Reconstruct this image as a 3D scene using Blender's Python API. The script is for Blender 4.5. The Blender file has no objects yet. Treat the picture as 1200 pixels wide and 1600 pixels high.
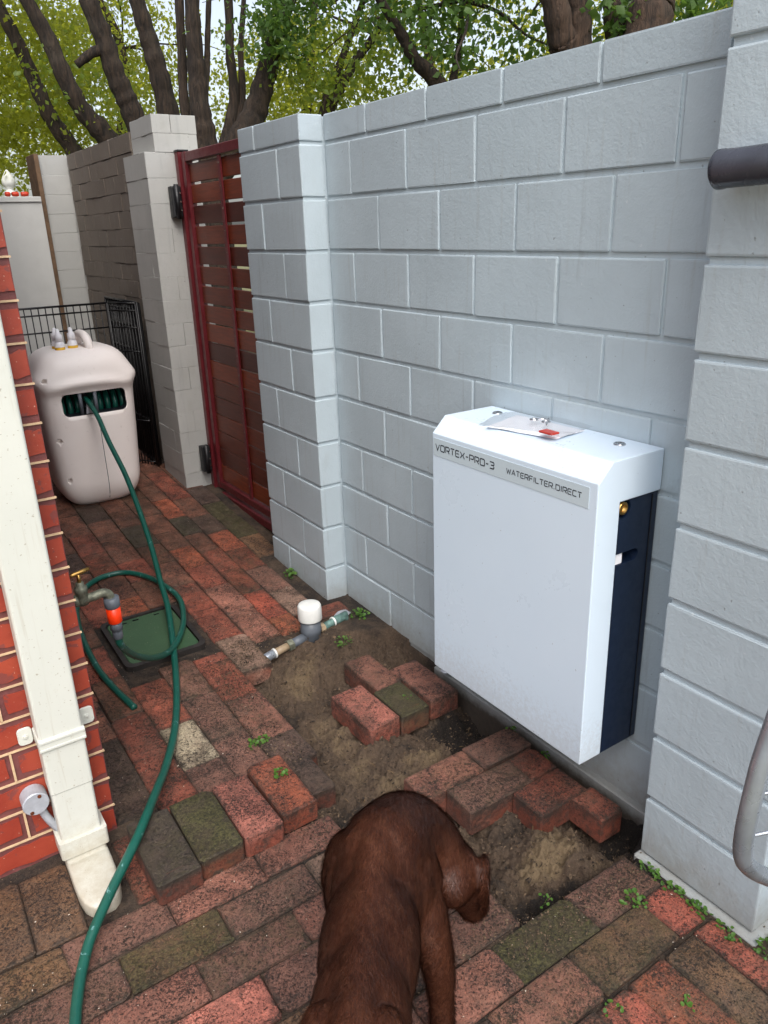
import bpy, bmesh, math, random
import numpy as np
from mathutils import Vector, Matrix
R = math.radians
rnd = random.Random(7)
rng = np.random.default_rng(11)
scene = bpy.context.scene
COL = scene.collection

# ------------------------------------------------------------------ camera
cam = bpy.data.cameras.new('camera')
cam.sensor_fit = 'VERTICAL'
cam.sensor_height = 36.0
cam.lens = 36.0 * 1203.68 / 1600.0
cam.clip_start = 0.05
cam.clip_end = 400.0
cam_ob = bpy.data.objects.new('camera', cam)
COL.objects.link(cam_ob)
yaw, pit, rol = 0.58453, 0.35559, -0.03287
fw = Vector((math.sin(yaw) * math.cos(pit), math.cos(yaw) * math.cos(pit), -math.sin(pit)))
rt = Vector((math.cos(yaw), -math.sin(yaw), 0.0))
up = rt.cross(fw)
rt2 = rt * math.cos(rol) + up * math.sin(rol)
up2 = up * math.cos(rol) - rt * math.sin(rol)
cam_ob.matrix_world = Matrix(((rt2.x, up2.x, -fw.x, -1.6796), (rt2.y, up2.y, -fw.y, -2.878),
                              (rt2.z, up2.z, -fw.z, 1.6396), (0, 0, 0, 1)))
scene.camera = cam_ob

# ------------------------------------------------------------------ sky, sun, exposure
SUN_AZ, SUN_EL = R(202), R(52)          # azimuth clockwise from +Y
world = bpy.data.worlds.new('World')
scene.world = world
world.use_nodes = True
wn, wl = world.node_tree.nodes, world.node_tree.links
wn.clear()
wo = wn.new('ShaderNodeOutputWorld')
wb = wn.new('ShaderNodeBackground')
ws = wn.new('ShaderNodeTexSky')
ws.sky_type = 'NISHITA'
ws.sun_disc = False
ws.sun_elevation = SUN_EL
ws.sun_rotation = SUN_AZ
ws.air_density = 1.0
ws.dust_density = 4.0
ws.ozone_density = 1.0
wh = wn.new('ShaderNodeHueSaturation')   # thin bright cloud veil takes the blue out of the sky
wh.inputs['Saturation'].default_value = 0.5
wl.new(ws.outputs[0], wh.inputs['Color'])
wl.new(wh.outputs[0], wb.inputs[0])
wb.inputs[1].default_value = 0.15
wl.new(wb.outputs[0], wo.inputs[0])
sun = bpy.data.lights.new('sun', 'SUN')
sun.energy = 0.85
sun.angle = R(45)
sun.color = (1.0, 0.99, 0.97)
sun_ob = bpy.data.objects.new('sun', sun)
COL.objects.link(sun_ob)
sd = Vector((math.sin(SUN_AZ) * math.cos(SUN_EL), math.cos(SUN_AZ) * math.cos(SUN_EL), math.sin(SUN_EL)))
sun_ob.rotation_euler = sd.to_track_quat('Z', 'Y').to_euler()
scene.view_settings.view_transform = 'Standard'
scene.view_settings.look = 'None'
scene.view_settings.gamma = 1.0
scene.view_settings.exposure = 0.88
scene.view_settings.use_curve_mapping = False
scene.render.engine = 'CYCLES'

# ------------------------------------------------------------------ helpers
def lin(r, g, b):
    f = lambda c: (c / 255 / 12.92) if c / 255 <= .04045 else ((c / 255 + .055) / 1.055) ** 2.4
    return (f(r), f(g), f(b), 1.0)

GY = [-60, -6, -1.84, -.6, 0, .5, 1, 2, 3, 3.5, 60]
GZ = [-.08, -.08, -.04, -.02, 0, .03, .072, .165, .26, .28, .28]
def gz(y):
    return float(np.interp(y, GY, GZ))

def link(ob, parent=None):
    COL.objects.link(ob)
    if parent is not None:
        ob.parent = parent
        p = parent
        m = Matrix.Identity(4)
        chain = []
        while p is not None:
            chain.append(p.location.copy())
            p = p.parent if p.parent and p.type == 'EMPTY' else None
        ob.matrix_parent_inverse = Matrix.Translation(-WLOC[parent.name])
    WLOC[ob.name] = WLOC.get(ob.name, ob.location.copy())
    return ob
WLOC = {}

def tag(ob, label=None, cat=None, group=None, kind=None):
    if label: ob['label'] = label
    if cat: ob['category'] = cat
    if group: ob['group'] = group
    if kind: ob['kind'] = kind
    return ob

def empty(name, loc, label=None, cat=None, group=None, kind=None, parent=None):
    o = bpy.data.objects.new(name, None)
    o.empty_display_size = .05
    o.location = loc
    link(o, parent)
    WLOC[o.name] = Vector(loc)
    return tag(o, label, cat, group, kind)

def obj(name, me, mat, parent=None, smooth=False, loc=None):
    if isinstance(me, bmesh.types.BMesh):
        bm = me
        me = bpy.data.meshes.new(name)
        bm.to_mesh(me)
        bm.free()
    if mat is not None:
        for m in (mat if isinstance(mat, (list, tuple)) else [mat]):
            me.materials.append(m)
    if smooth:
        me.polygons.foreach_set('use_smooth', [True] * len(me.polygons))
    o = bpy.data.objects.new(name, me)
    if loc is not None:
        o.location = loc
    link(o, parent)
    WLOC[o.name] = Vector(loc) if loc is not None else Vector((0, 0, 0))
    return o

def bm_box(x0, x1, y0, y1, z0, z1, bev=0, seg=1, bm=None):
    b = bmesh.new()
    vs = [b.verts.new((x, y, z)) for x in (x0, x1) for y in (y0, y1) for z in (z0, z1)]
    for f in ((0, 1, 3, 2), (4, 6, 7, 5), (0, 4, 5, 1), (2, 3, 7, 6), (0, 2, 6, 4), (1, 5, 7, 3)):
        b.faces.new([vs[i] for i in f])
    if bev:
        bmesh.ops.bevel(b, geom=b.edges[:], offset=bev, segments=seg, affect='EDGES', profile=.6)
    if bm is None:
        return b
    return merge(bm, b)

def merge(bm, b):
    m = bpy.data.meshes.new('t')
    b.to_mesh(m)
    b.free()
    bm.from_mesh(m)
    bpy.data.meshes.remove(m)
    return bm

def catmull(pts, n=8):
    P = [Vector(p) for p in pts]
    P = [P[0] * 2 - P[1]] + P + [P[-1] * 2 - P[-2]]
    out = []
    for i in range(1, len(P) - 2):
        for k in range(n):
            t = k / n
            a, b, c, d = P[i - 1], P[i], P[i + 1], P[i + 2]
            out.append(.5 * ((2 * b) + (c - a) * t + (2 * a - 5 * b + 4 * c - d) * t * t + (3 * b - a - 3 * c + d) * t ** 3))
    out.append(P[-2])
    return out

def bm_tube(pts, rad, seg=12, bm=None, caps=True, jit=0.0, seed=0):
    if bm is None:
        bm = bmesh.new()
    pts = [Vector(p) for p in pts]
    n = len(pts)
    if not hasattr(rad, '__len__'):
        rad = [rad] * n
    rr = random.Random(seed)
    tan = [(pts[min(i + 1, n - 1)] - pts[max(i - 1, 0)]).normalized() for i in range(n)]
    ref = Vector((0, 0, 1)) if abs(tan[0].z) < .9 else Vector((1, 0, 0))
    nrm = (ref - tan[0] * ref.dot(tan[0])).normalized()
    rings = []
    for i in range(n):
        nrm = (nrm - tan[i] * nrm.dot(tan[i])).normalized()
        bi = tan[i].cross(nrm)
        ring = []
        for k in range(seg):
            a = 2 * math.pi * k / seg
            r = rad[i] * (1 + (rr.random() - .5) * jit)
            ring.append(bm.verts.new(pts[i] + nrm * (math.cos(a) * r) + bi * (math.sin(a) * r)))
        rings.append(ring)
    for i in range(n - 1):
        for k in range(seg):
            bm.faces.new((rings[i][k], rings[i][(k + 1) % seg], rings[i + 1][(k + 1) % seg], rings[i + 1][k]))
    if caps:
        bm.faces.new(list(reversed(rings[0])))
        bm.faces.new(rings[-1])
    return bm

def bm_lathe(prof, axis_o, axis_d, seg=20, bm=None):
    """prof: list of (radius, height along axis)"""
    if bm is None:
        bm = bmesh.new()
    o = Vector(axis_o)
    d = Vector(axis_d).normalized()
    ref = Vector((0, 0, 1)) if abs(d.z) < .9 else Vector((1, 0, 0))
    u = (ref - d * ref.dot(d)).normalized()
    v = d.cross(u)
    rings = []
    for r, h in prof:
        if r < 1e-6:
            rings.append([bm.verts.new(o + d * h)])
        else:
            rings.append([bm.verts.new(o + d * h + u * (math.cos(2 * math.pi * k / seg) * r) + v * (math.sin(2 * math.pi * k / seg) * r)) for k in range(seg)])
    for a, b in zip(rings[:-1], rings[1:]):
        for k in range(seg):
            k2 = (k + 1) % seg
            if len(a) == 1 and len(b) == 1:
                continue
            if len(a) == 1:
                bm.faces.new((a[0], b[k2], b[k]))
            elif len(b) == 1:
                bm.faces.new((a[k], a[k2], b[0]))
            else:
                bm.faces.new((a[k], a[k2], b[k2], b[k]))
    if len(rings[0]) > 1:
        bm.faces.new(list(reversed(rings[0])))
    if len(rings[-1]) > 1:
        bm.faces.new(rings[-1])
    bmesh.ops.recalc_face_normals(bm, faces=bm.faces[:])
    return bm

def bm_prism(poly, axis, a0, a1, bev=0, seg=2):
    """poly of 2D points extruded along axis ('x','y','z'); 2D coords are the other two axes in order."""
    b = bmesh.new()
    def mk(p, a):
        return {'x': (a, p[0], p[1]), 'y': (p[0], a, p[1]), 'z': (p[0], p[1], a)}[axis]
    A = [b.verts.new(mk(p, a0)) for p in poly]
    B = [b.verts.new(mk(p, a1)) for p in poly]
    n = len(poly)
    b.faces.new(A)
    b.faces.new(list(reversed(B)))
    for i in range(n):
        b.faces.new((A[i], B[i], B[(i + 1) % n], A[(i + 1) % n]))
    bmesh.ops.recalc_face_normals(b, faces=b.faces[:])
    if bev:
        bmesh.ops.bevel(b, geom=b.edges[:], offset=bev, segments=seg, affect='EDGES', profile=.6)
    return b

def rrect(x0, x1, y0, y1, r, n=4):
    out = []
    for cx, cy, a0 in ((x1 - r, y1 - r, 0), (x0 + r, y1 - r, 90), (x0 + r, y0 + r, 180), (x1 - r, y0 + r, 270)):
        for k in range(n + 1):
            a = R(a0 + 90 * k / n)
            out.append((cx + r * math.cos(a), cy + r * math.sin(a)))
    return out

def evaluate(ob):
    dg = bpy.context.evaluated_depsgraph_get()
    dg.update()
    return bpy.data.meshes.new_from_object(ob.evaluated_get(dg))

def boolean(body, cutters):
    """body/cutters: bmesh with material list -> mesh"""
    tmp = []
    def mk(bm, mats):
        me = bpy.data.meshes.new('tmp')
        bmesh.ops.recalc_face_normals(bm, faces=bm.faces[:])
        bm.to_mesh(me)
        bm.free()
        for m in mats: me.materials.append(m)
        o = bpy.data.objects.new('tmp', me)
        COL.objects.link(o)
        tmp.append(o)
        return o
    a = mk(*body)
    for c in cutters:
        o = mk(*c)
        md = a.modifiers.new('b', 'BOOLEAN')
        md.operation = 'DIFFERENCE'
        md.solver = 'EXACT'
        md.object = o
        md.material_mode = 'TRANSFER'
    bpy.context.view_layer.update()
    me = evaluate(a)
    for o in tmp:
        bpy.data.objects.remove(o)
    return me

# ------------------------------------------------------------------ materials
class NT:
    def __init__(s, name):
        s.m = bpy.data.materials.new(name)
        s.m.use_nodes = True
        s.n, s.l = s.m.node_tree.nodes, s.m.node_tree.links
        s.b = s.n['Principled BSDF']
        s.out = s.n['Material Output']
        s._pos = None
    def pos(s):
        if s._pos is None:
            s._pos = s.n.new('ShaderNodeNewGeometry')
        return s._pos.outputs['Position']
    def put(s, sock, v):
        if hasattr(v, 'is_output') or isinstance(v, bpy.types.NodeSocket):
            s.l.new(v, sock)
        else:
            sock.default_value = v
    def mapped(s, scale=(1, 1, 1), rot=(0, 0, 0), vec=None):
        m = s.n.new('ShaderNodeMapping')
        s.put(m.inputs['Vector'], vec or s.pos())
        m.inputs['Scale'].default_value = scale
        m.inputs['Rotation'].default_value = rot
        return m.outputs[0]
    def noise(s, scale, detail=4, rough=.55, dist=0, vec=None):
        t = s.n.new('ShaderNodeTexNoise')
        s.put(t.inputs['Vector'], vec or s.pos())
        t.inputs['Scale'].default_value = scale
        t.inputs['Detail'].default_value = detail
        t.inputs['Roughness'].default_value = rough
        t.inputs['Distortion'].default_value = dist
        return t.outputs[0]
    def voro(s, scale, feature='F1', vec=None):
        t = s.n.new('ShaderNodeTexVoronoi')
        t.feature = feature
        s.put(t.inputs['Vector'], vec or s.pos())
        t.inputs['Scale'].default_value = scale
        return t.outputs[0]
    def ramp(s, fac, a, b, va=0.0, vb=1.0):
        m = s.n.new('ShaderNodeMapRange')
        m.interpolation_type = 'SMOOTHSTEP'
        s.put(m.inputs[0], fac)
        m.inputs[1].default_value = a
        m.inputs[2].default_value = b
        m.inputs[3].default_value = va
        m.inputs[4].default_value = vb
        return m.outputs[0]
    def mix(s, fac, a, b, mode='MIX'):
        m = s.n.new('ShaderNodeMix')
        m.data_type = 'RGBA'
        m.blend_type = mode
        s.put(m.inputs[0], fac)
        s.put(m.inputs[6], a)
        s.put(m.inputs[7], b)
        return m.outputs[2]
    def math(s, op, a, b=0.0):
        m = s.n.new('ShaderNodeMath')
        m.operation = op
        s.put(m.inputs[0], a)
        s.put(m.inputs[1], b)
        return m.outputs[0]
    def bump(s, h, strength=.3, dist=.01, normal=None):
        b = s.n.new('ShaderNodeBump')
        b.inputs['Strength'].default_value = strength
        b.inputs['Distance'].default_value = dist
        s.put(b.inputs['Height'], h)
        if normal is not None:
            s.l.new(normal, b.inputs['Normal'])
        return b.outputs[0]
    def set(s, color=None, rough=None, normal=None, **kw):
        if color is not None: s.put(s.b.inputs['Base Color'], color)
        if rough is not None: s.put(s.b.inputs['Roughness'], rough)
        if normal is not None: s.l.new(normal, s.b.inputs['Normal'])
        for k, v in kw.items():
            s.put(s.b.inputs[k.replace('_', ' ')], v)
        return s.m

def simple(name, color, rough=.5, metal=0.0, var=.12, vscale=18, bump=0.0, bscale=200, spec=.5):
    t = NT(name)
    n = t.noise(vscale, 5, .6)
    dark = tuple(c * (1 - var) for c in color[:3]) + (1,)
    lite = tuple(min(1, c * (1 + var)) for c in color[:3]) + (1,)
    c = t.mix(t.ramp(n, .3, .7), dark, lite)
    r = t.ramp(t.noise(vscale * 2.3, 3), .3, .7, max(0, rough - .08), min(1, rough + .08))
    t.set(c, r, Metallic=metal)
    t.b.inputs['Specular IOR Level'].default_value = spec
    if bump:
        t.set(normal=t.bump(t.noise(bscale, 3), bump, .004))
    return t.m

def mat_block(name, base, grime=.25):
    t = NT(name)
    n1 = t.noise(3.2, 5, .6)
    n2 = t.noise(14, 4, .6)
    c = t.mix(t.ramp(n1, .35, .7), tuple(v * .95 for v in base[:3]) + (1,), tuple(v * 1.03 for v in base[:3]) + (1,))
    c = t.mix(t.ramp(n2, .52, .75, 0, grime * .35), c, tuple(v * .78 for v in base[:3]) + (1,))
    streak = t.noise(9, 3, .6, vec=t.mapped((1, 5, .35)))
    c = t.mix(t.ramp(streak, .55, .75, 0, .20), c, lin(150, 146, 136))
    drip = t.noise(1.0, 4, .65, vec=t.mapped((30, 30, 1.6)))
    c = t.mix(t.ramp(drip, .60, .72, 0, .22), c, lin(128, 130, 130))
    c = t.mix(t.ramp(t.noise(48, 3, .6), .70, .73, 0, .35), c, lin(214, 218, 220))
    spots = t.noise(70, 2, .5)
    c = t.mix(t.ramp(spots, .735, .76, 0, .5), c, lin(95, 92, 88))
    oi = t.n.new('ShaderNodeObjectInfo')
    c = t.mix(t.ramp(oi.outputs['Random'], 0, 1, 0, .5), c, t.mix(1.0, c, (.90, .905, .91, 1), 'MULTIPLY'))
    # splashed dirt low on the wall: a real stain of earth
    sx = t.n.new('ShaderNodeSeparateXYZ')
    t.l.new(t.pos(), sx.inputs[0])
    low = t.ramp(t.math('ADD', sx.outputs[2], t.math('MULTIPLY', t.noise(17, 6, .75), .22)), .02, .22, .62, 0)
    c = t.mix(low, c, lin(128, 116, 100))
    bur = t.ramp(t.math('ADD', sx.outputs[2], t.math('MULTIPLY', t.noise(26, 5, .7), .05)), -.085, -.035, .93, 0)
    c = t.mix(bur, c, t.mix(t.noise(40, 5, .7), lin(34, 28, 24), lin(88, 74, 62)))
    b1 = t.noise(120, 3, .65)
    b2 = t.noise(38, 3, .6)
    h = t.math('ADD', t.math('MULTIPLY', b1, .6), t.math('MULTIPLY', b2, .7))
    return t.set(c, .62, t.bump(h, .30, .006))

M = {}
M['block'] = mat_block('painted_block', lin(178, 191, 198))
M['oldpaint'] = mat_block('old_painted_brick', lin(176, 176, 172), .6)
M['brownwall'] = mat_block('weathered_brown_brick', lin(112, 102, 92), 1.0)

def mat_brick():
    t = NT('paving_brick')
    oi = t.n.new('ShaderNodeObjectInfo')
    col = oi.outputs['Color']
    alpha = oi.outputs['Alpha']
    at = t.n.new('ShaderNodeAttribute')
    at.attribute_name = 'edge'
    edge = at.outputs['Fac']
    # clay body: darker fired patches and lighter worn ones
    n1 = t.noise(11, 6, .7)
    c = t.mix(t.ramp(n1, .36, .66, 0, .75), col, t.mix(1.0, col, (.50, .46, .46, 1), 'MULTIPLY'))
    n2 = t.noise(34, 6, .75)
    c = t.mix(t.ramp(n2, .50, .72, 0, .55), c, t.mix(1.0, col, (1.4, 1.25, 1.15, 1), 'MULTIPLY'))
    # earth rubbed into the face
    n3 = t.noise(6.5, 7, .75)
    c = t.mix(t.ramp(n3, .44, .68, 0, .62), c, lin(82, 66, 56))
    n4 = t.noise(23, 7, .8)
    c = t.mix(t.ramp(n4, .53, .64, 0, .72), c, lin(50, 40, 35))
    c = t.mix(t.ramp(t.noise(2.6, 6, .68, .4), .50, .68, 0, .5), c, t.mix(1.0, c, (.50, .47, .44, 1), 'MULTIPLY'))
    c = t.mix(t.ramp(t.noise(3.7, 7, .75), .52, .72, 0, .45), c, lin(112, 92, 74))
    hs = t.n.new('ShaderNodeHueSaturation')
    hs.inputs['Saturation'].default_value = .93
    t.l.new(c, hs.inputs['Color'])
    c = hs.outputs[0]
    # open pores, finely scattered, thicker in some places
    dens = t.ramp(t.noise(9.5, 4, .6), .3, .7, -.035, .05)
    p1 = t.math('ADD', t.noise(115, 5, .72), dens)
    pm1 = t.ramp(p1, .555, .61)
    c = t.mix(t.math('MULTIPLY', pm1, .85), c, lin(30, 24, 21))
    p2 = t.math('ADD', t.noise(250, 4, .7), dens)
    pm2 = t.ramp(p2, .53, .60)
    c = t.mix(t.math('MULTIPLY', pm2, .72), c, lin(40, 31, 27))
    c = t.mix(t.ramp(t.noise(190, 4, .7), .55, .66, 0, .45), c, t.mix(1.0, col, (1.55, 1.45, 1.4, 1), 'MULTIPLY'))
    c = t.mix(t.ramp(t.noise(360, 2, .5), .68, .75, 0, .5), c, lin(190, 168, 150))
    # packed dirt creeping in from the joints
    ed = t.math('ADD', edge, t.math('MULTIPLY', t.math('SUBTRACT', t.noise(48, 6, .75), .5), 1.9))
    em = t.math('MULTIPLY', t.ramp(ed, -.05, .55, .85, 0), t.ramp(t.noise(13, 5, .7), .34, .62, .25, 1))
    c = t.mix(em, c, t.mix(t.noise(120, 4, .7), lin(26, 22, 19), lin(66, 56, 47)))
    nrm_ = t.n.new('ShaderNodeSeparateXYZ')
    t.l.new(t._pos.outputs['True Normal'], nrm_.inputs[0])
    up_ = t.ramp(nrm_.outputs[2], .25, .7)
    fresh = t.mix(t.ramp(t.noise(30, 6, .75), .40, .62), lin(138, 64, 42), lin(66, 48, 40))
    c = t.mix(t.math('MULTIPLY', t.math('MULTIPLY', t.math('SUBTRACT', 1.0, up_), t.ramp(edge, .08, .40)), t.ramp(t.noise(15, 5, .7), .35, .62, .25, .75)), c, fresh)
    alpha = t.math('MULTIPLY', alpha, t.math('ADD', t.math('MULTIPLY', up_, .9), .1))
    # moss
    mz = t.noise(21, 7, .8)
    mm = t.math('MULTIPLY', t.ramp(t.math('ADD', mz, t.math('MULTIPLY', alpha, .12)), .42, .60), alpha)
    mc = t.mix(t.ramp(t.noise(130, 6, .8), .36, .62), lin(20, 21, 11), lin(84, 80, 44))
    mc = t.mix(t.ramp(t.noise(14, 4, .6), .42, .66, 0, .55), mc, lin(70, 56, 44))
    mc = t.mix(t.ramp(t.noise(240, 2, .6), .66, .74, 0, .7), mc, lin(132, 124, 84))
    c = t.mix(t.math('MULTIPLY', mm, .92), c, mc)
    h = t.math('SUBTRACT', t.noise(70, 7, .75), t.math('MULTIPLY', pm1, .5))
    h = t.math('SUBTRACT', h, t.math('MULTIPLY', pm2, .22))
    rg = t.ramp(t.noise(9, 5, .7), .35, .7, .5, .88)
    return t.set(c, rg, t.bump(h, .85, .006))
M['brick'] = mat_brick()

def mat_soil():
    t = NT('dug_soil')
    at = t.n.new('ShaderNodeAttribute')
    at.attribute_name = 'sand'
    s = at.outputs['Fac']
    n1 = t.noise(13, 6, .7)
    n2 = t.noise(70, 5, .75)
    dark = t.mix(n2, lin(16, 13, 12), lin(54, 45, 39))
    mid = t.mix(n2, lin(48, 38, 30), lin(116, 96, 78))
    sand = t.mix(n2, lin(92, 76, 56), lin(148, 127, 98))
    f = t.math('ADD', s, t.math('MULTIPLY', t.math('SUBTRACT', n1, .5), .9))
    c = t.mix(t.ramp(f, .12, .5), dark, mid)
    c = t.mix(t.ramp(f, .58, 1.0), c, sand)
    c = t.mix(t.ramp(t.noise(150, 3, .7), .60, .68, 0, .75), c, lin(22, 17, 14))
    c = t.mix(t.ramp(t.noise(240, 2, .6), .66, .73, 0, .5), c, lin(160, 138, 108))
    h = t.math('ADD', t.noise(45, 6, .75), t.math('MULTIPLY', t.noise(210, 4, .7), .5))
    return t.set(c, .95, t.bump(h, 1.0, .014))
M['soil'] = mat_soil()

def mat_house_brick():
    t = NT('painted_red_house_brick')
    oi = t.n.new('ShaderNodeObjectInfo')
    n = t.noise(7, 4, .6)
    c = t.mix(t.ramp(n, .3, .72), lin(140, 50, 36), lin(164, 70, 48))
    c = t.mix(t.math('MULTIPLY', oi.outputs['Random'], .55), c, lin(150, 60, 44))
    # purple-brown stopping rubbed over the brick edges in uneven patches
    e = t.noise(24, 4, .6, .3)
    c = t.mix(t.ramp(e, .585, .63, 0, .7), c, lin(110, 62, 60))
    c = t.mix(t.ramp(t.noise(160, 2), .72, .76, 0, .7), c, lin(225, 190, 170))
    return t.set(c, .5, t.bump(t.noise(60, 4, .6), .25, .004))
M['house_brick'] = mat_house_brick()
M['mortar'] = simple('purple_stopping_mortar', lin(108, 60, 58), .7, bump=.4, bscale=90, var=.22)
M['tuck'] = simple('cream_tuckpointing', lin(206, 176, 140), .7, bump=.3, var=.15, vscale=30)
M['cream'] = None
def mat_cream():
    t = NT('cream_downpipe_paint')
    c = t.mix(t.noise(6, 4), lin(200, 202, 193), lin(210, 211, 202))
    c = t.mix(t.ramp(t.noise(22, 5, .7), .60, .76, 0, .4), c, lin(178, 170, 150))
    c = t.mix(t.ramp(t.noise(120, 2), .68, .72, 0, .6), c, lin(140, 125, 100))
    run = t.noise(1.0, 5, .7, vec=t.mapped((70, 70, 3.0)))
    c = t.mix(t.ramp(run, .56, .72, 0, .30), c, lin(168, 158, 136))
    sx = t.n.new('ShaderNodeSeparateXYZ')
    t.l.new(t.pos(), sx.inputs[0])
    low = t.ramp(t.math('ADD', sx.outputs[2], t.math('MULTIPLY', t.noise(30, 6, .78), .30)), .06, .30, .62, 0)
    c = t.mix(low, c, lin(150, 132, 100))
    return t.set(c, .42, t.bump(t.noise(14, 3), .12, .01))
M['cream'] = mat_cream()
M['white_metal'] = None
def mat_powder():
    t = NT('white_powder_coat')
    n = t.noise(4, 3)
    c = t.mix(n, lin(212, 228, 242), lin(218, 233, 246))
    c = t.mix(t.ramp(t.noise(90, 2), .745, .76, 0, .5), c, lin(120, 118, 115))
    sm_ = t.noise(3.5, 6, .7, .6)
    c = t.mix(t.ramp(sm_, .40, .80, 0, .05), c, lin(190, 198, 206))
    sx = t.n.new('ShaderNodeSeparateXYZ')
    t.l.new(t.pos(), sx.inputs[0])
    low = t.ramp(t.math('ADD', sx.outputs[2], t.math('MULTIPLY', t.noise(60, 6, .8), .5)), .42, .60, .22, 0)
    c = t.mix(low, c, lin(140, 122, 100))
    rg = t.ramp(t.noise(5, 5, .7), .3, .7, .26, .42)
    return t.set(c, rg, t.bump(t.noise(900, 2), .05, .001))
M['white_metal'] = mat_powder()
M['film'] = simple('grey_label_film', lin(196, 210, 217), .4, var=.015, vscale=3)
M['ink'] = simple('black_ink', lin(24, 25, 38), .4, var=.02)
M['navy'] = simple('navy_powder_coat', lin(16, 30, 52), .42, var=.06, bump=.06, bscale=500)
M['black'] = simple('black_plastic', lin(20, 21, 24), .45)
M['blackwire'] = simple('black_enamel_wire', lin(14, 14, 16), .4, var=.2)
M['brass'] = simple('aged_brass', lin(190, 150, 85), .35, 1.0, .2)
M['bronze'] = simple('tarnished_brass', lin(122, 124, 108), .55, .55, .35, 60, .4, 180)
M['chrome'] = simple('chrome', lin(210, 210, 212), .15, 1.0, .05)
M['hose'] = None
def mat_hose():
    t = NT('green_garden_hose')
    c = t.mix(t.noise(30, 4), lin(13, 72, 62), lin(22, 92, 78))
    wear = t.noise(26, 5, .75, .5)
    c = t.mix(t.ramp(wear, .615, .66, 0, .8), c, lin(112, 158, 158))
    c = t.mix(t.ramp(t.noise(60, 5, .75), .56, .70, 0, .4), c, lin(48, 56, 46))
    return t.set(c, .34, t.bump(t.noise(300, 2), .1, .001))
M['hose'] = mat_hose()
M['reel'] = None
def mat_reel():
    t = NT('beige_reel_plastic')
    c = t.mix(t.noise(5, 4), lin(240, 230, 224), lin(246, 239, 234))
    c = t.mix(t.ramp(t.noise(24, 6, .75), .58, .78, 0, .3), c, lin(150, 132, 116))
    return t.set(c, .4, t.bump(t.noise(260, 3), .08, .002))
M['reel'] = mat_reel()
M['dark'] = simple('shade_dark_plastic', lin(18, 22, 32), .6)  # near-black puts the reel slot's shade into its colour; also the seam
M['orange'] = simple('fluoro_orange_plastic', lin(255, 62, 16), .35, var=.05)
M['grey_plastic'] = simple('grey_plastic', lin(92, 98, 106), .45)
M['lid_green'] = None
def mat_lid():
    t = NT('green_valve_lid')
    c = t.mix(t.noise(7, 5), lin(46, 74, 50), lin(66, 96, 66))
    c = t.mix(t.ramp(t.noise(28, 6, .75), .56, .72, 0, .55), c, lin(42, 42, 34))
    c = t.mix(t.ramp(t.noise(150, 2), .70, .74, 0, .6), c, lin(170, 165, 140))
    return t.set(c, .55, t.bump(t.noise(140, 3), .25, .003))
M['lid_green'] = mat_lid()
M['rim'] = simple('black_valve_rim', lin(40, 36, 34), .6, var=.3, bump=.3, bscale=100)
M['gate_red'] = simple('dark_red_gate_steel', lin(92, 26, 32), .38, var=.12)
def mat_slat():
    t = NT('stained_gate_timber')
    oi = t.n.new('ShaderNodeObjectInfo')
    g = t.noise(1.0, 5, .65, .8, vec=t.mapped((40, 6, 90)))
    a = t.mix(oi.outputs['Random'], lin(74, 28, 19), lin(128, 56, 28))
    c = t.mix(t.ramp(g, .35, .7), t.mix(1.0, a, (.62, .58, .55, 1), 'MULTIPLY'), a)
    return t.set(c, .42, t.bump(g, .15, .003))
M['slat'] = mat_slat()
M['white_pvc'] = simple('white_pvc', lin(225, 226, 222), .4, var=.07)
M['grey_pipe'] = simple('grey_galvanised_tube', lin(150, 156, 164), .3, .55, .15, 14, .1, 60)
M['dark_pipe'] = simple('dark_grey_pvc', lin(56, 58, 66), .25, 0, .2, 10)
M['copper_pipe'] = simple('verdigris_pipe', lin(96, 126, 120), .6, .2, .35, 50, .3)
M['tan_pipe'] = simple('tan_plastic_pipe', lin(158, 138, 112), .5, 0, .2, 40)
M['board'] = simple('pale_grey_board', lin(196, 196, 192), .6, var=.06, vscale=4)
M['timber'] = simple('weathered_brown_timber', lin(104, 80, 58), .75, var=.25, bump=.3, bscale=60)
M['rust'] = simple('rusty_screw', lin(96, 48, 22), .8, .3, .4, 150)
M['galv'] = simple('galvanised_junction', lin(178, 182, 190), .45, .25, .12, 25)
M['paper'] = simple('white_paper', lin(246, 247, 252), .7, var=.02)
M['redgum'] = simple('red_sealant', lin(176, 52, 40), .4)
M['yellow_label'] = simple('yellow_label', lin(210, 165, 40), .5)
M['bottle'] = simple('white_dropper_plastic', lin(236, 236, 240), .35, var=.02)
M['clay_red'] = simple('orange_red_plastic', lin(205, 62, 34), .45)
M['weatherboard'] = simple('dark_stained_weatherboard', lin(66, 60, 56), .7)
M['roof'] = simple('grey_roof_sheet', lin(110, 112, 116), .5)
M['plasterwall'] = simple('house_render', lin(150, 70, 52), .7)
def mat_bag():
    t = NT('clear_plastic_bag')
    tr = t.n.new('ShaderNodeBsdfTransparent')
    tr.inputs[0].default_value = (.99, .99, 1, 1)
    gl = t.n.new('ShaderNodeBsdfGlossy')
    gl.inputs['Roughness'].default_value = .25
    fr = t.n.new('ShaderNodeFresnel')
    fr.inputs[0].default_value = 1.45
    mx = t.n.new('ShaderNodeMixShader')
    t.l.new(t.math('MULTIPLY', fr.outputs[0], .5), mx.inputs[0])
    t.l.new(tr.outputs[0], mx.inputs[1])
    t.l.new(gl.outputs[0], mx.inputs[2])
    t.l.new(mx.outputs[0], t.out.inputs[0])
    return t.m
M['bag'] = mat_bag()
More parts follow.
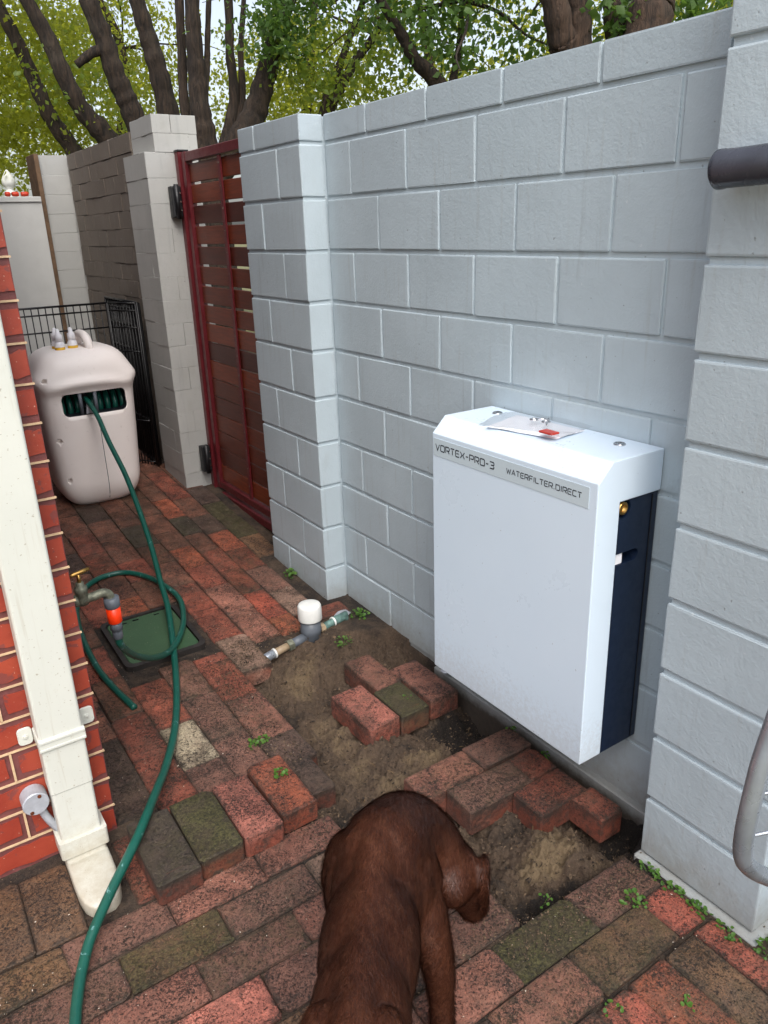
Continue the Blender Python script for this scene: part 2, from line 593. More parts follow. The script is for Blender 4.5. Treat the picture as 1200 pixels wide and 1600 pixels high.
def mat_bark(name, a, b, sc=1.0):
    t = NT(name)
    tc = t.mapped((26 * sc, 26 * sc, 4.5 * sc))
    r = t.noise(1.0, 6, .7, .9, vec=tc)
    v = t.noise(.6, 4, .6, .4, vec=t.mapped((60 * sc, 60 * sc, 7 * sc)))
    c = t.mix(t.ramp(r, .32, .68), a, b)
    c = t.mix(t.ramp(v, .5, .68, 0, .55), c, tuple(x * .3 for x in a[:3]) + (1,))
    c = t.mix(t.ramp(t.noise(3, 3), .5, .7, 0, .3), c, lin(88, 80, 70))
    h = t.math('ADD', r, t.math('MULTIPLY', v, -.7))
    return t.set(c, .9, t.bump(h, 1.0, .03))
M['bark'] = mat_bark('tree_bark', lin(24, 18, 13), lin(66, 52, 40))
M['bark_rough'] = mat_bark('furrowed_bark', lin(30, 22, 16), lin(82, 63, 49), .8)
def mat_leaf(name, a, b, tr_col, tf=.5):
    t = NT(name)
    g = t.n.new('ShaderNodeNewGeometry')
    rnd_ = g.outputs['Random Per Island']
    c = t.mix(rnd_, a, b)
    c = t.mix(t.ramp(t.noise(.9, 3), .4, .65, 0, .35), c, b)
    tl = t.n.new('ShaderNodeBsdfTranslucent')
    t.put(tl.inputs[0], t.mix(rnd_, tr_col, tuple(min(1, v * 1.25) for v in tr_col[:3]) + (1,)))
    t.set(c, .42)
    t.b.inputs['Specular IOR Level'].default_value = .35
    mx = t.n.new('ShaderNodeMixShader')
    mx.inputs[0].default_value = tf
    t.l.new(t.b.outputs[0], mx.inputs[1])
    t.l.new(tl.outputs[0], mx.inputs[2])
    t.l.new(mx.outputs[0], t.out.inputs[0])
    return t.m
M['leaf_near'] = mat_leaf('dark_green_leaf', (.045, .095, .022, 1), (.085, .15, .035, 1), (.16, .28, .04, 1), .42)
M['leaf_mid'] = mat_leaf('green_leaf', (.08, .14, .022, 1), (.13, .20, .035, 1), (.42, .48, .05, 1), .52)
M['leaf_far'] = mat_leaf('backlit_tint_leaf', (.10, .135, .022, 1), (.17, .20, .03, 1), (.52, .54, .055, 1), .6)  # yellow-green carries the backlit glow as leaf colour
M['weed'] = mat_leaf('clover_leaf', (.05, .13, .02, 1), (.10, .21, .035, 1), (.14, .26, .03, 1), .35)
M['litter'] = simple('dry_litter', lin(120, 96, 66), .9, var=.4, vscale=90)
def mat_coat(name, k=1.0, strands=False):
    t = NT(name)
    n = t.noise(7, 3, .55)
    st = t.noise(1.0, 4, .6, .2, vec=t.mapped((46, 20, 34), (0, 0, .68)))
    sc = lambda c: tuple(v * k for v in c[:3]) + (1,)
    c = t.mix(t.ramp(n, .3, .72), sc(lin(54, 27, 17)), sc(lin(76, 43, 29)))
    c = t.mix(t.ramp(st, .46, .70, 0, .28), c, sc(lin(100, 64, 46)))
    if strands:
        g = t.n.new('ShaderNodeNewGeometry')
        c = t.mix(g.outputs['Random Per Island'], t.mix(1.0, c, (.55, .52, .50, 1), 'MULTIPLY'), t.mix(1.0, c, (1.6, 1.58, 1.55, 1), 'MULTIPLY'))
    t.set(c, .44 if strands else .55, t.bump(t.noise(1.0, 3, vec=t.mapped((320, 200, 320))), .3, .002))
    t.b.inputs['Specular IOR Level'].default_value = .32 if strands else .2
    return t.m
M['coat'] = mat_coat('chocolate_coat', .85)
M['hair'] = mat_coat('chocolate_hair', 1.05, True)
def mat_terrain():
    t = NT('garden_ground')
    c = t.mix(t.noise(.8, 6, .7), lin(92, 84, 58), lin(116, 116, 70))
    return t.set(c, .95, t.bump(t.noise(6, 5), .5, .05))
M['terrain'] = mat_terrain()

# ------------------------------------------------------------------ ground: far terrain and the dug soil bed
b = bmesh.new()
xs = [-160, -40, -8, -2.2, .12, 8, 40, 160]
ys = [-160, -40, -10, -3.2, 3.6, 10, 40, 160]
grid = {}
for i, x in enumerate(xs):
    for j, y in enumerate(ys):
        inner = (3 <= i <= 4) and (3 <= j <= 4)
        z = -.35 if inner or (x <= .12 and x >= -2.3 and -3.3 < y < 3.7) else (.12 if x > 0 else -.2)
        grid[i, j] = b.verts.new((x, y, z))
for i in range(len(xs) - 1):
    for j in range(len(ys) - 1):
        b.faces.new((grid[i, j], grid[i + 1, j], grid[i + 1, j + 1], grid[i, j + 1]))
tag(obj('terrain', b, M['terrain']), kind='structure')

def in_poly(px, py, poly):
    inside = np.zeros(px.shape, bool)
    n = len(poly)
    for i in range(n):
        x1, y1 = poly[i]
        x2, y2 = poly[(i + 1) % n]
        c = ((y1 > py) != (y2 > py)) & (px < (x2 - x1) * (py - y1) / (y2 - y1 + 1e-12) + x1)
        inside ^= c
    return inside
def blur(a, k):
    for ax_ in (0, 1):
        p = np.concatenate([np.repeat(a.take([0], ax_), k, ax_), a, np.repeat(a.take([-1], ax_), k, ax_)], ax_)
        c = np.cumsum(p, ax_)
        c = np.concatenate([np.zeros_like(c.take([0], ax_)), c], ax_)
        n = a.shape[ax_]
        w = 2 * k + 1
        a = (c.take(range(w, w + n), ax_) - c.take(range(0, n), ax_)) / w
    return a
def vnoise(px, py, s, seed):
    r = np.random.default_rng(seed).random((257, 257))
    fx, fy = px * s + 400, py * s + 400
    ix, iy = np.floor(fx).astype(int), np.floor(fy).astype(int)
    u, v = fx - ix, fy - iy
    u, v = u * u * (3 - 2 * u), v * v * (3 - 2 * v)
    g = lambda a, c: r[a % 257, c % 257]
    return (g(ix, iy) * (1 - u) + g(ix + 1, iy) * u) * (1 - v) + (g(ix, iy + 1) * (1 - u) + g(ix + 1, iy + 1) * u) * v

PIT = [(-.56, -.22), (-.70, -.335), (-.722, -.50), (-.728, -.92), (-.80, -.97), (-.835, -1.20), (-.805, -1.32), (-.76, -1.44),
       (-.66, -1.64), (-.60, -1.72), (-.60, -1.815), (-.50, -1.832), (-.43, -1.84), (-.30, -1.852), (-.20, -1.845), (-.13, -1.80),
       (-.03, -1.76), (-.01, -1.55), (-.01, -.40), (-.20, -.30), (-.40, -.26)]
DEEP = [(-.22, -.945), (-.02, -.945), (-.015, -1.20), (-.15, -1.20), (-.26, -1.10)]
nx, ny = 470, 620
gx = np.concatenate([np.linspace(-2.3, -.9, 150), np.linspace(-.8955, .16, 260)])
gy = np.linspace(-3.3, 3.7, ny)
# finer rows where the soil is open to view
gy = np.concatenate([np.linspace(-3.3, -2.0, 60), np.linspace(-1.995, .0, 480), np.linspace(.01, 3.7, 120)])
X, Y = np.meshgrid(gx, gy, indexing='ij')
gbase = np.interp(Y, GY, GZ)
pm = blur(in_poly(X, Y, PIT).astype(float), 2)
dm = blur(in_poly(X, Y, DEEP).astype(float), 3)
soft = blur(in_poly(X, Y, [(-.7, -.2), (.1, -.05), (.1, -.55), (-.25, -.50), (-.5, -.42)]).astype(float), 5)
nz = (vnoise(X, Y, 190, 21) - .5) * .007 + (vnoise(X, Y, 130, 22) - .5) * .008 + (vnoise(X, Y, 7, 1) - .5) * .05 + (vnoise(X, Y, 19, 2) - .5) * .03 + (vnoise(X, Y, 48, 3) - .5) * .016 + (vnoise(X, Y, 95, 4) - .5) * .008
depth = pm * (.082 - .045 * soft) + dm * .05
Z = gbase - .010 - depth + nz * (.12 + 1.35 * pm) + pm * .010 * np.abs(vnoise(X, Y, 30, 15) - .5) * 2 - pm * .012 * (vnoise(X, Y, 62, 16) > .72)
# heaped sandy spoil in the front hole and a mound in the middle trench
def heap(cx, cy, rx, ry, h):
    return h * np.exp(-((X - cx) / rx) ** 2 - ((Y - cy) / ry) ** 2)
Z += (heap(-.36, -1.66, .10, .06, .045) + heap(-.20, -1.77, .10, .03, .03) + heap(-.33, -1.10, .07, .06, .035) + heap(-.52, -1.16, .07, .09, .03)) * pm
Z += -heap(-.47, -1.78, .10, .035, .04) - heap(-.08, -1.72, .07, .06, .03)
Z += heap(-.15, -.28, .08, .10, .02)
Z -= .030 * np.clip((X + .07) / .05, 0, 1) * (Y < -.5)
top = gbase - .005
Z = np.where(pm < .3, np.minimum(Z, top + .001), np.minimum(Z, top + .01))
sand = .27 + .25 * (vnoise(X, Y, 5, 9) - .5)
sand += .34 * pm * (vnoise(X, Y, 4.2, 12) - .12) + .3 * pm * (vnoise(X, Y, 14, 31) - .55)
for cx, cy, rx, ry, h in ((-.34, -1.67, .13, .07, .9), (-.20, -1.775, .10, .025, .6), (-.33, -1.08, .10, .09, .62), (-.52, -1.15, .09, .13, .5), (-.55, -.75, .08, .25, .42),
                          (-.50, -.42, .12, .10, .35), (-.17, -1.13, .05, .05, .7)):
    sand += heap(cx, cy, rx, ry, h)
sand -= heap(-.47, -1.79, .13, .05, .7) + heap(-.07, -1.74, .07, .08, .8) + heap(-.68, -1.25, .13, .08, .5) + dm * .35 + heap(-.12, -1.0, .10, .05, .5) + heap(-.40, -1.02, .12, .03, .5)
me = bpy.data.meshes.new('soil_bed')
nxx, nyy = X.shape
idx = np.arange(nxx * nyy).reshape(nxx, nyy)
q = np.stack([idx[:-1, :-1], idx[1:, :-1], idx[1:, 1:], idx[:-1, 1:]], -1).reshape(-1, 4)
me.vertices.add(nxx * nyy)
me.vertices.foreach_set('co', np.stack([X, Y, Z], -1).reshape(-1))
me.loops.add(q.size)
me.loops.foreach_set('vertex_index', q.reshape(-1))
me.polygons.add(len(q))
me.polygons.foreach_set('loop_start', np.arange(0, q.size, 4))
me.update()
at = me.attributes.new('sand', 'FLOAT', 'POINT')
at.data.foreach_set('value', np.clip(sand, 0, 1).reshape(-1))
soil_ob = tag(obj('soil_bed', me, M['soil'], smooth=True), kind='structure')
def soil_z(x, y):
    i = int(np.clip(np.searchsorted(gx, x), 0, nxx - 1))
    j = int(np.clip(np.searchsorted(gy, y), 0, nyy - 1))
    return float(Z[i, j])

# ------------------------------------------------------------------ brick paving
PAL = {'r': (140, 70, 48), 'o': (164, 82, 48), 's': (172, 76, 48), 'p': (152, 97, 78), 'P': (186, 108, 88), 'd': (86, 66, 56), 'k': (72, 62, 54),
       'b': (122, 76, 56), 'u': (124, 85, 70), 'g': (88, 80, 58), 'c': (178, 164, 136), 'R': (172, 84, 60), 'n': (124, 90, 60), 't': (152, 120, 102)}
def brick_mesh(lx, ly, lz, seed):
    rr = random.Random(seed)
    bm = bmesh.new()
    r0 = .004 + rr.random() * .008
    rc = {(a_, b_): r0 * (2.2 if rr.random() < .18 else .7 + .6 * rr.random()) for a_ in (1, -1) for b_ in (1, -1)}
    def ring(ins, z, zj):
        vs = []
        k = 0
        for sx, sy in ((1, 1), (-1, 1), (-1, -1), (1, -1)):
            r = rc[(sx, sy)]
            pts = [(sx * (lx / 2 - ins), sy * (ly / 2 - ins - r)), (sx * (lx / 2 - ins - r * .3), sy * (ly / 2 - ins - r * .3)), (sx * (lx / 2 - ins - r), sy * (ly / 2 - ins))]
            if sx * sy < 0:
                pts.reverse()
            for p in pts:
                j = jit[k % 12]
                k += 1
                vs.append(bm.verts.new((p[0] + j[0], p[1] + j[1], z + (rr.random() - .5) * zj)))
        return vs
    jit = [((rr.random() - .5) * .006, (rr.random() - .5) * .006) for _ in range(12)]
    ea = bm.verts.layers.float.new('edge')
    i_ = ring(min(.026, min(lx, ly) * .28), .0005, .0022)
    a = ring(.0035, -.0008, .0016)
    m = ring(0, -.005, .002)
    c = ring(0, -lz, 0)
    for v in i_: v[ea] = 1.0
    for v in a: v[ea] = .12
    for v in c: v[ea] = .9
    bm.faces.new(i_)
    for s, e in ((a, i_), (m, a), (c, m)):
        for i in range(12):
            bm.faces.new((s[i], s[(i + 1) % 12], e[(i + 1) % 12], e[i]))
    bmesh.ops.recalc_face_normals(bm, faces=bm.faces[:])
    me = bpy.data.meshes.new('brick')
    bm.to_mesh(me)
    bm.free()
    return me
BID = [0]
def brick(parent, x0, x1, y0, y1, key=None, moss=None, dz=0.0, thick=.082, name='brick', tilt=.016, rz=.014, gain=1.0):
    x0, x1 = min(x0, x1), max(x0, x1)
    y0, y1 = min(y0, y1), max(y0, y1)
    BID[0] += 1
    rr = random.Random(BID[0] * 13 + 5)
    g = -.0075 if name == 'brick' else 0
    me = brick_mesh(x1 - x0 - g, y1 - y0 - g, thick, BID[0])
    cy = (y0 + y1) / 2
    o = obj(name, me, M['brick'], parent, loc=((x0 + x1) / 2, cy, gz(cy) + dz + (rr.random() - .5) * .006))
    slope = math.atan2(gz(cy + .1) - gz(cy - .1), .2)
    o.rotation_euler = (slope + (rr.random() - .5) * tilt, (rr.random() - .5) * tilt, (rr.random() - .5) * rz)
    if key is None:
        key = rr.choice('rrbbbuudpnrb')
    c = lin(*PAL[key])
    v = (.86 + rr.random() * .3) * gain
    if moss is None:
        moss = rr.choice((0, 0, .1, .2, .35))
    o.color = (c[0] * v, c[1] * v, c[2] * v, moss)
    return o
pave = empty('brick_pavement', (-.7, -.6, -.02), kind='structure')

A = [ # x0, x1, joints from far to near, colours (far to near)
    (-.182, -.062, [2.14, 1.88, 1.62, 1.36, 1.10, .84, .575], 'bbdggn'),
    (-.312, -.190, [2.5, 2.26, 2.0, 1.737, 1.505, 1.221, .971, .723, .484, .21, -.03], 'bbrrbdorut'),
    (-.425, -.319, [2.56, 2.3, 2.06, 1.8, 1.55, 1.262, 1.024, .785, .526, .262, -.012, -.165], 'bbbbokbrrso'),
    (-.558, -.432, [2.40, 2.14, 1.88, 1.63, 1.37, 1.116, .893, .653, .412, .136, -.145], 'brbbbborpp'),
    (-.692, -.566, [2.56, 2.3, 2.04, 1.78, 1.52, 1.281, 1.012, .781, .515, .231, -.05, -.322], 'bbbbbkbbrrt'),
    (-.832, -.700, [2.5, 2.24, 1.97, 1.70, 1.441, 1.162, .89, .662, .395], 'bbbdbbrb'),
    (-.832, -.700, [-.142, -.205, -.48, -.765, -.925], 'rrpd'),
    (-.965, -.840, [2.38, 2.12, 1.85, 1.597, 1.31, 1.059, .81, .524, .365], 'bbbbrrbo'),
    (-.965, -.840, [-.118, -.378, -.662, -.955], 'uuu'),
    (-1.095, -.973, [2.46, 2.2, 1.93, 1.66, 1.4, 1.126, .885, .61, .36], 'brbbbdbr'),
    (-1.095, -.973, [-.19, -.495, -.755, -.955], 'rcu'),
    (-1.221, -1.102, [2.54, 2.28, 2.02, 1.76, 1.5, 1.25, .98, .72, .46, .19, -.08, -.35, -.62, -.955], 'bbbdbrbbbrbrr'),
    (-1.345, -1.229, [2.36, 2.1, 1.85, 1.6, 1.35, 1.1, .86, .6, .33, .07, -.19, -.45, -.707, -.866], 'bbdbbbbbbrbdd'),
]
for x0, x1, js, cols in A:
    for k in range(len(js) - 1):
        ky = cols[k] if k < len(cols) else None
        ms = None
        if ky == 'g': ms = .8
        if ky == 'k': ms = .55
        if ky in 'sc': ms = .05
        dirt = js[k] > .3
        brick(pave, x0, x1, js[k + 1], js[k], ky, ms, gain=1.45 if js[k] > -.3 else 1.2)  # passage bricks coloured lighter to offset the dimmer light there
# the brick lying across beside the meter and border pieces
brick(pave, -.30, -.075, -.145, -.045, 'r', .15)
# field in front, laid across
ROWS = [(-1.31, -1.205), (-1.437, -1.325), (-1.556, -1.447), (-1.686, -1.568), (-1.815, -1.698), (-1.946, -1.829), (-2.076, -1.958)]
F = {0: [(-2.10, -1.845, 'n'), (-1.84, -1.59, 'n'), (-1.585, -1.328, 'u'), (-1.322, -1.068, 'p'), (-1.062, -.812, 'p')],
     1: [(-1.99, -1.735, 'b'), (-1.73, -1.482, 'u'), (-1.476, -1.226, 'n', .75), (-1.22, -.965, 'u'), (-.957, -.78, 't')],
     2: [(-2.1, -1.845, 'd'), (-1.84, -1.586, 'u'), (-1.58, -1.334, 'p'), (-1.326, -1.068, 'u'), (-1.062, -.81, 'p')],
     3: [(-1.99, -1.735, 'u'), (-1.728, -1.48, 'p'), (-1.472, -1.216, 'P'), (-1.208, -.96, 'u'), (-.953, -.70, 'u')],
     4: [(-2.1, -1.845, 'b'), (-1.84, -1.586, 'u'), (-1.58, -1.33, 'u'), (-1.322, -1.068, 'n'), (-1.062, -.81, 'u'), (-.804, -.605, 'u')],
     5: [(-1.99, -1.735, 'b'), (-1.728, -1.48, 'p'), (-1.472, -1.22, 'r'), (-1.212, -.965, 'u'), (-.958, -.714, 'p'), (-.708, -.452, 'g', 1.0), (-.446, -.215, 'u')],
     6: [(-2.1, -1.845, 'b'), (-1.84, -1.59, 'r'), (-1.58, -1.34, 'p'), (-1.332, -1.09, 'u'), (-1.082, -.838, 'd'), (-.832, -.58, 'p'), (-.572, -.312, 'n', .45), (-.304, -.205, 'R')]}
for k, l in F.items():
    y0, y1 = ROWS[k]
    for e in l:
        brick(pave, e[0], e[1], y0, y1, e[2], e[3] if len(e) > 3 else None)
for r in range(5):          # below the frame the across-laid rows go on
    y1 = -2.088 - .13 * r
    off = .13 * (r % 2)
    for k in range(6):
        x1 = -.632 - off - .258 * k
        brick(pave, x1 - .25, x1, y1 - .118, y1)
for (x0, x1), cs in zip(((-.628, -.522), (-.516, -.394), (-.386, -.278), (-.270, -.20)), ('Rr', 'on', 'nr', 'Rr')):
    for r in range(2):
        brick(pave, x0, x1, -2.355 - .265 * r, -2.095 - .265 * r, cs[r], .25)
# bricks by the foot of the house
for x0, x1, c in ((-2.0, -1.885, 'b'), (-1.88, -1.765, 'r'), (-1.76, -1.648, 'n'), (-1.642, -1.522, 'n'), (-1.386, -1.328, 'r')):
    brick(pave, x0, x1, -1.19, -.93, c)
brick(pave, -1.322, -1.20, -1.19, -.96, 'b')
brick(pave, -1.19, -1.05, -1.19, -.96, 'b')
brick(pave, -1.05, -.93, -1.19, -.96, 'b')
# bricks left standing in the dug-over soil
for e in ((-.325, -.213, -.745, -.505, 'p'), (-.345, -.226, -.935, -.752, 'g', .85), (-.205, -.085, -.925, -.66, 'p'), (-.486, -.358, -.935, -.678, 'P', .1),
          (-.283, -.078, -1.315, -1.207, 'u'), (-.53, -.293, -1.325, -1.21, 'p', .3), (-.452, -.205, -1.452, -1.337, 'u', .25), (-.198, -.090, -1.447, -1.332, 'r'),
          (-.290, -.095, -1.58, -1.463, 'r', .1), (-.158, -.074, -1.70, -1.585, 'r', .1)):
    brick(pave, e[0], e[1], e[2], e[3], e[4], e[5] if len(e) > 5 else None, tilt=.03, rz=.04, thick=.086)
brick(pave, -.81, -.728, -1.10, -.93, 'd', .1, tilt=.03)

# four loose bricks set down on the paving
LB = [(-1.343, -1.224, -1.24, -.968, 'k', .35, 'dark grey-brown loose brick nearest the downpipe, left end of the raised row'),
      (-1.217, -1.090, -1.222, -.962, 'g', 1.0, 'mossy olive loose brick, second from the downpipe in the raised row'),
      (-1.083, -.966, -1.220, -.960, 'P', 0.0, 'pale pink loose brick with a white scratch, in the raised row'),
      (-.958, -.842, -1.205, -.945, 'o', .05, 'bright orange loose brick at the edge of the dug soil')]
for x0, x1, y0, y1, k, ms, lb in LB:
    o = brick(None, x0, x1, y0, y1, k, ms, dz=.071, thick=.070, name='loose_brick', tilt=.03, rz=.03)
    tag(o, lb, 'brick', 'loose bricks laid in a row on the paving')

# ------------------------------------------------------------------ block walls and piers
def blk(parent, x0, x1, y0, y1, z0, z1, mat, bev=.006, name='block', jit=.0015, seed=0):
    b = bm_box(x0, x1, y0, y1, z0, z1, bev, 2)
    rr = random.Random(seed or BID[0])
    BID[0] += 1
    c = Vector(((x0 + x1) / 2, (y0 + y1) / 2, (z0 + z1) / 2))
    dx = (rr.random() - .5) * jit * 2
    for v in b.verts:
        v.co = v.co - c + Vector((dx + (rr.random() - .5) * jit, (rr.random() - .5) * jit, (rr.random() - .5) * jit))
    return obj(name, b, mat, parent, loc=c)
Lz = [2.05] + [1.95 - .2 * k for k in range(11)]      # course lines, last one at -.05
wall = empty('block_wall', (0.1, -.9, -.05), 'long pale grey painted block wall that the white cabinet hangs on', 'wall')
obj('mortar_bed', bm_box(.0065, .185, -1.86, .04, -.16, 2.044), M['block'], wall)
jt = .005
for c in range(11):
    z1, z0 = Lz[c], Lz[c + 1]
    hz = .0075
    off = .185 if c % 2 == 1 else .367
    if c == 0: off = .30
    edges = [0.0]
    y = -off
    while y > -1.84:
        edges.append(y)
        y -= .361
    edges.append(-1.845)
    for a_, b_ in zip(edges[:-1], edges[1:]):
        blk(wall, 0.0, .18, b_ + jt, a_ - jt, z0 + hz, z1 - (hz if c else 0), M['block'], .0045)
obj('footing', bm_box(-.020, .15, -1.84, -.70, -.25, -.056, .004, 1), M['block'], wall)
# left pier (beside the gate)
pierL = empty('block_pier', (-.05, .27, 0), 'narrow grey block pier between the red gate and the long wall', 'pier')
obj('mortar_bed', bm_box(-.1035, .17, .007, .55, -.12, 2.044), M['block'], pierL)
for c in range(11):
    z1, z0 = Lz[c], Lz[c + 1]
    zz = (z0 + .007, z1 - (.007 if c else 0))
    if c == 0:
        blk(pierL, -.11, .16, .40 + jt, .557, zz[0], zz[1], M['block'], .0045)
        blk(pierL, -.11, -.005, .0, .40 - jt, zz[0], zz[1], M['block'], .0045)
    else:
        cut = .196 if c % 2 == 1 else .367
        blk(pierL, -.11, .16, cut + jt, .557, zz[0], zz[1], M['block'], .0045)
        blk(pierL, -.11, -.005, .0, cut - jt, zz[0], zz[1], M['block'], .0045)
# right pier
pierR = empty('block_pier', (-.08, -2.0, -.04), 'grey block pier at the right edge with weeds along its footing', 'pier')
obj('mortar_bed', bm_box(-.153, .18, -2.172, -1.848, -.1, 2.24), M['block'], pierR)
zt = [2.25, 2.15] + [1.95 - .2 * k for k in range(11)]
for c in range(len(zt) - 1):
    z1, z0 = zt[c], zt[c + 1]
    blk(pierR, -.1614, .19, -2.18, -1.840, z0 + .008 if c < len(zt) - 2 else -.036, z1 - .008, M['block'], .0055)
obj('footing', bm_box(-.182, .2, -2.20, -1.832, -.16, -.043, .006, 1), M['block'], pierR)
# the wall goes on behind the photographer's right hand
wall2 = empty('block_wall', (0.1, -4.6, -.05), 'block wall continuing out of frame past the right pier', 'wall')
obj('wall_body', bm_box(0, .18, -7.0, -2.185, -.16, 2.05, .004), M['block'], wall2)

# ------------------------------------------------------------------ old painted pillar, far wall
pil = empty('brick_pillar', (-.05, 1.84, .14), 'old pale painted brick pillar carrying the red gate hinges', 'pillar')
obj('core', bm_box(-.158, .135, 1.655, 2.03, 0, 2.05), M['oldpaint'], pil)
obj('cap_core', bm_box(-.098, .135, 1.655, 2.02, 2.04, 2.236), M['oldpaint'], pil)
def bricks_face(parent, x0, x1, y0, y1, z0, z1, ch, bl, mat, seed=0):
    """courses of rounded bricks wrapping a rectangular pier (end face towards -y and side towards -x)"""
    n = round((z1 - z0) / ch)
    for c in range(n):
        a, b_ = z0 + c * (z1 - z0) / n, z0 + (c + 1) * (z1 - z0) / n
        s = .5 if c % 2 else 0
        xs_ = [x0]
        if c % 2:
            xs_ += [x0 + bl * .52]
        else:
            xs_ += [x0 + bl * 1.0]
        xs_ = [v for v in xs_ if v < x1 - .03] + [x1]
        yl = y0 + (bl if c % 2 else bl * .5)
        for i in range(len(xs_) - 1):
            yb = yl if i == 0 else y0 + .1
            blk(parent, xs_[i] + .0003, xs_[i + 1] - .0003, y0, yb - .0003, a + .0002, b_ - .0002, mat, .0022, 'brick', .0016)
        if yl < y1 - .04:
            blk(parent, x0 + .0015, x0 + .09, yl + .0003, y1, a + .0002, b_ - .0002, mat, .0022, 'brick', .0016)
bricks_face(pil, -.167, .138, 1.647, 2.035, .09, 2.055, .128, .2, M['oldpaint'])
bricks_face(pil, -.108, .142, 1.645, 2.03, 2.056, 2.243, .0935, .2, M['oldpaint'])
farw = empty('brick_wall', (0, 2.8, .2), 'dim brownish old brick wall between the pillar and the far post', 'wall')
obj('core', bm_box(-.102, .08, 2.04, 3.56, 0, 2.19), M['brownwall'], farw)
for c in range(19):
    a = .2 + c * .105
    y = 2.04 - (.1 if c % 2 else 0)
    while y < 3.55:
        y1 = min(y + .215, 3.555)
        ya = max(y, 2.042)
        if y1 - ya > .03:
            blk(farw, -.110, -.06, ya + .001, y1 - .001, a + .001, min(a + .104, 2.197), M['brownwall'], .003, 'brick', .003)
        y += .215
postf = empty('brick_pillar', (-.2, 3.7, .25), 'far greyish painted brick pillar beside the pale board', 'pillar')
obj('core', bm_box(-.295, .1, 3.575, 3.9, 0, 2.19), M['oldpaint'], postf)
for c in range(15):
    a = .2 + c * .133
    blk(postf, -.31, -.112, 3.565, 3.8, a + .0003, a + .1327, M['oldpaint'], .0025, 'brick', .002)
obj('timber_edge', bm_box(-.345, -.313, 3.53, 3.80, .2, 2.20, .003), M['timber'], postf)
bd = empty('board_screen', (-.8, 3.5, .25), 'flat pale grey board closing the far end of the passage', 'board')
obj('panel', bm_box(-1.36, -.349, 3.50, 3.53, .3, 1.915, .002), M['board'], bd)
obj('top_rail', bm_box(-1.36, -.352, 3.488, 3.498, 1.88, 1.912, .001), M['board'], bd)
# bits lying on the board's top edge, and a white post finial behind
for k, (x, w, m) in enumerate(((-.565, .035, 'clay_red'), (-.515, .045, 'clay_red'), (-.452, .05, 'clay_red'))):
    b = bm_lathe([(.0, -w / 2), (.013, -w / 2), (.016, -w * .2), (.016, w * .3), (.012, w / 2), (0, w / 2)], (x, 3.515, 1.932), (1, 0, .05 * (k - 1)), 12)
    tag(obj('hose_fitting', b, M[m], smooth=True), ('small orange-red hose fitting on the board top, leftmost', 'small orange-red hose fitting on the board top, in the middle',
        'small orange-red hose fitting on the board top, nearest the timber edge')[k], 'fitting', 'orange fittings on top of the board')
fin = empty('finial_post', (.08, 7, .2), 'white turned finial on a post far behind the pale board', 'post')
obj('post', bm_box(.0, .15, 6.93, 7.07, .1, 2.09, .01), M['white_pvc'], fin)
obj('finial', bm_lathe([(0, 2.09), (.075, 2.09), (.08, 2.105), (.045, 2.12), (.035, 2.145), (.06, 2.17), (.072, 2.20), (.07, 2.235), (.052, 2.275), (.03, 2.31), (.012, 2.335), (0, 2.34)], (.075, 7, 0), (0, 0, 1), 20), M['white_pvc'], fin, True)

# ------------------------------------------------------------------ red gate
gate = empty('timber_gate', (.03, 1.1, .12), 'dark red steel framed gate with horizontal stained timber slats', 'gate')
gx0, gx1 = .01, .055
obj('hinge_post', bm_box(-.002, .060, 1.592, 1.640, .10, 2.055, .003), M['gate_red'], gate)
obj('post_cap', bm_box(-.004, .062, 1.588, 1.643, 2.056, 2.066, .002), M['black'], gate)
obj('stile', bm_box(gx0, gx1, 1.525, 1.572, .125, 2.05, .003), M['gate_red'], gate)
obj('stile', bm_box(gx0, gx1, .60, .645, .125, 2.05, .003), M['gate_red'], gate)
obj('top_rail', bm_box(gx0 + .001, gx1 - .001, .647, 1.523, 2.0, 2.047, .003), M['gate_red'], gate)
obj('bottom_rail', bm_box(gx0 + .001, gx1 - .001, .647, 1.523, .128, .172, .003), M['gate_red'], gate)
obj('sill', bm_box(.0, .07, .56, 1.59, .06, .108, .003), M['gate_red'], gate)
mid = obj('middle_stile', bm_box(.016, .0265, 1.065, 1.102, .174, 1.998, .002), M['gate_red'], gate)
ns = 17
for k in range(ns):
    za = .178 + k * (1.995 - .178) / ns
    pitch = (1.995 - .178) / ns
    gp_ = .0068 if k > 8 else .003
    o = obj('slat', bm_box(-.009, .009, -.437, .437, -pitch / 2 + gp_, pitch / 2 - gp_, .0025), M['slat'], gate, loc=(.0385, 1.085, za + pitch / 2))
    s = bm_lathe([(0, -.002), (.0022, -.002), (.003, 0), (0, .001)], (.0155, 1.083, za + pitch / 2 + .02), (1, 0, 0), 8)
    obj('screw', s, M['bronze'], mid)
for zc in (1.80, .31):
    h = obj('hinge', bm_box(-.062, -.006, 1.588, 1.643, zc - .082, zc + .082, .008, 2), M['black'], gate)
    bm = bmesh.new()
    bm_tube([(-.034, 1.584, zc - .09), (-.034, 1.584, zc + .09)], .014, 10, bm)
    obj('hinge_barrel', bm, M['black'], h, True)
    for dz in (-.045, .0, .045):
        obj('bolt', bm_lathe([(0, -.004), (.005, -.004), (.005, .001), (0, .001)], (-.014, 1.5885, zc + dz), (0, 1, 0), 8), M['chrome'], h)

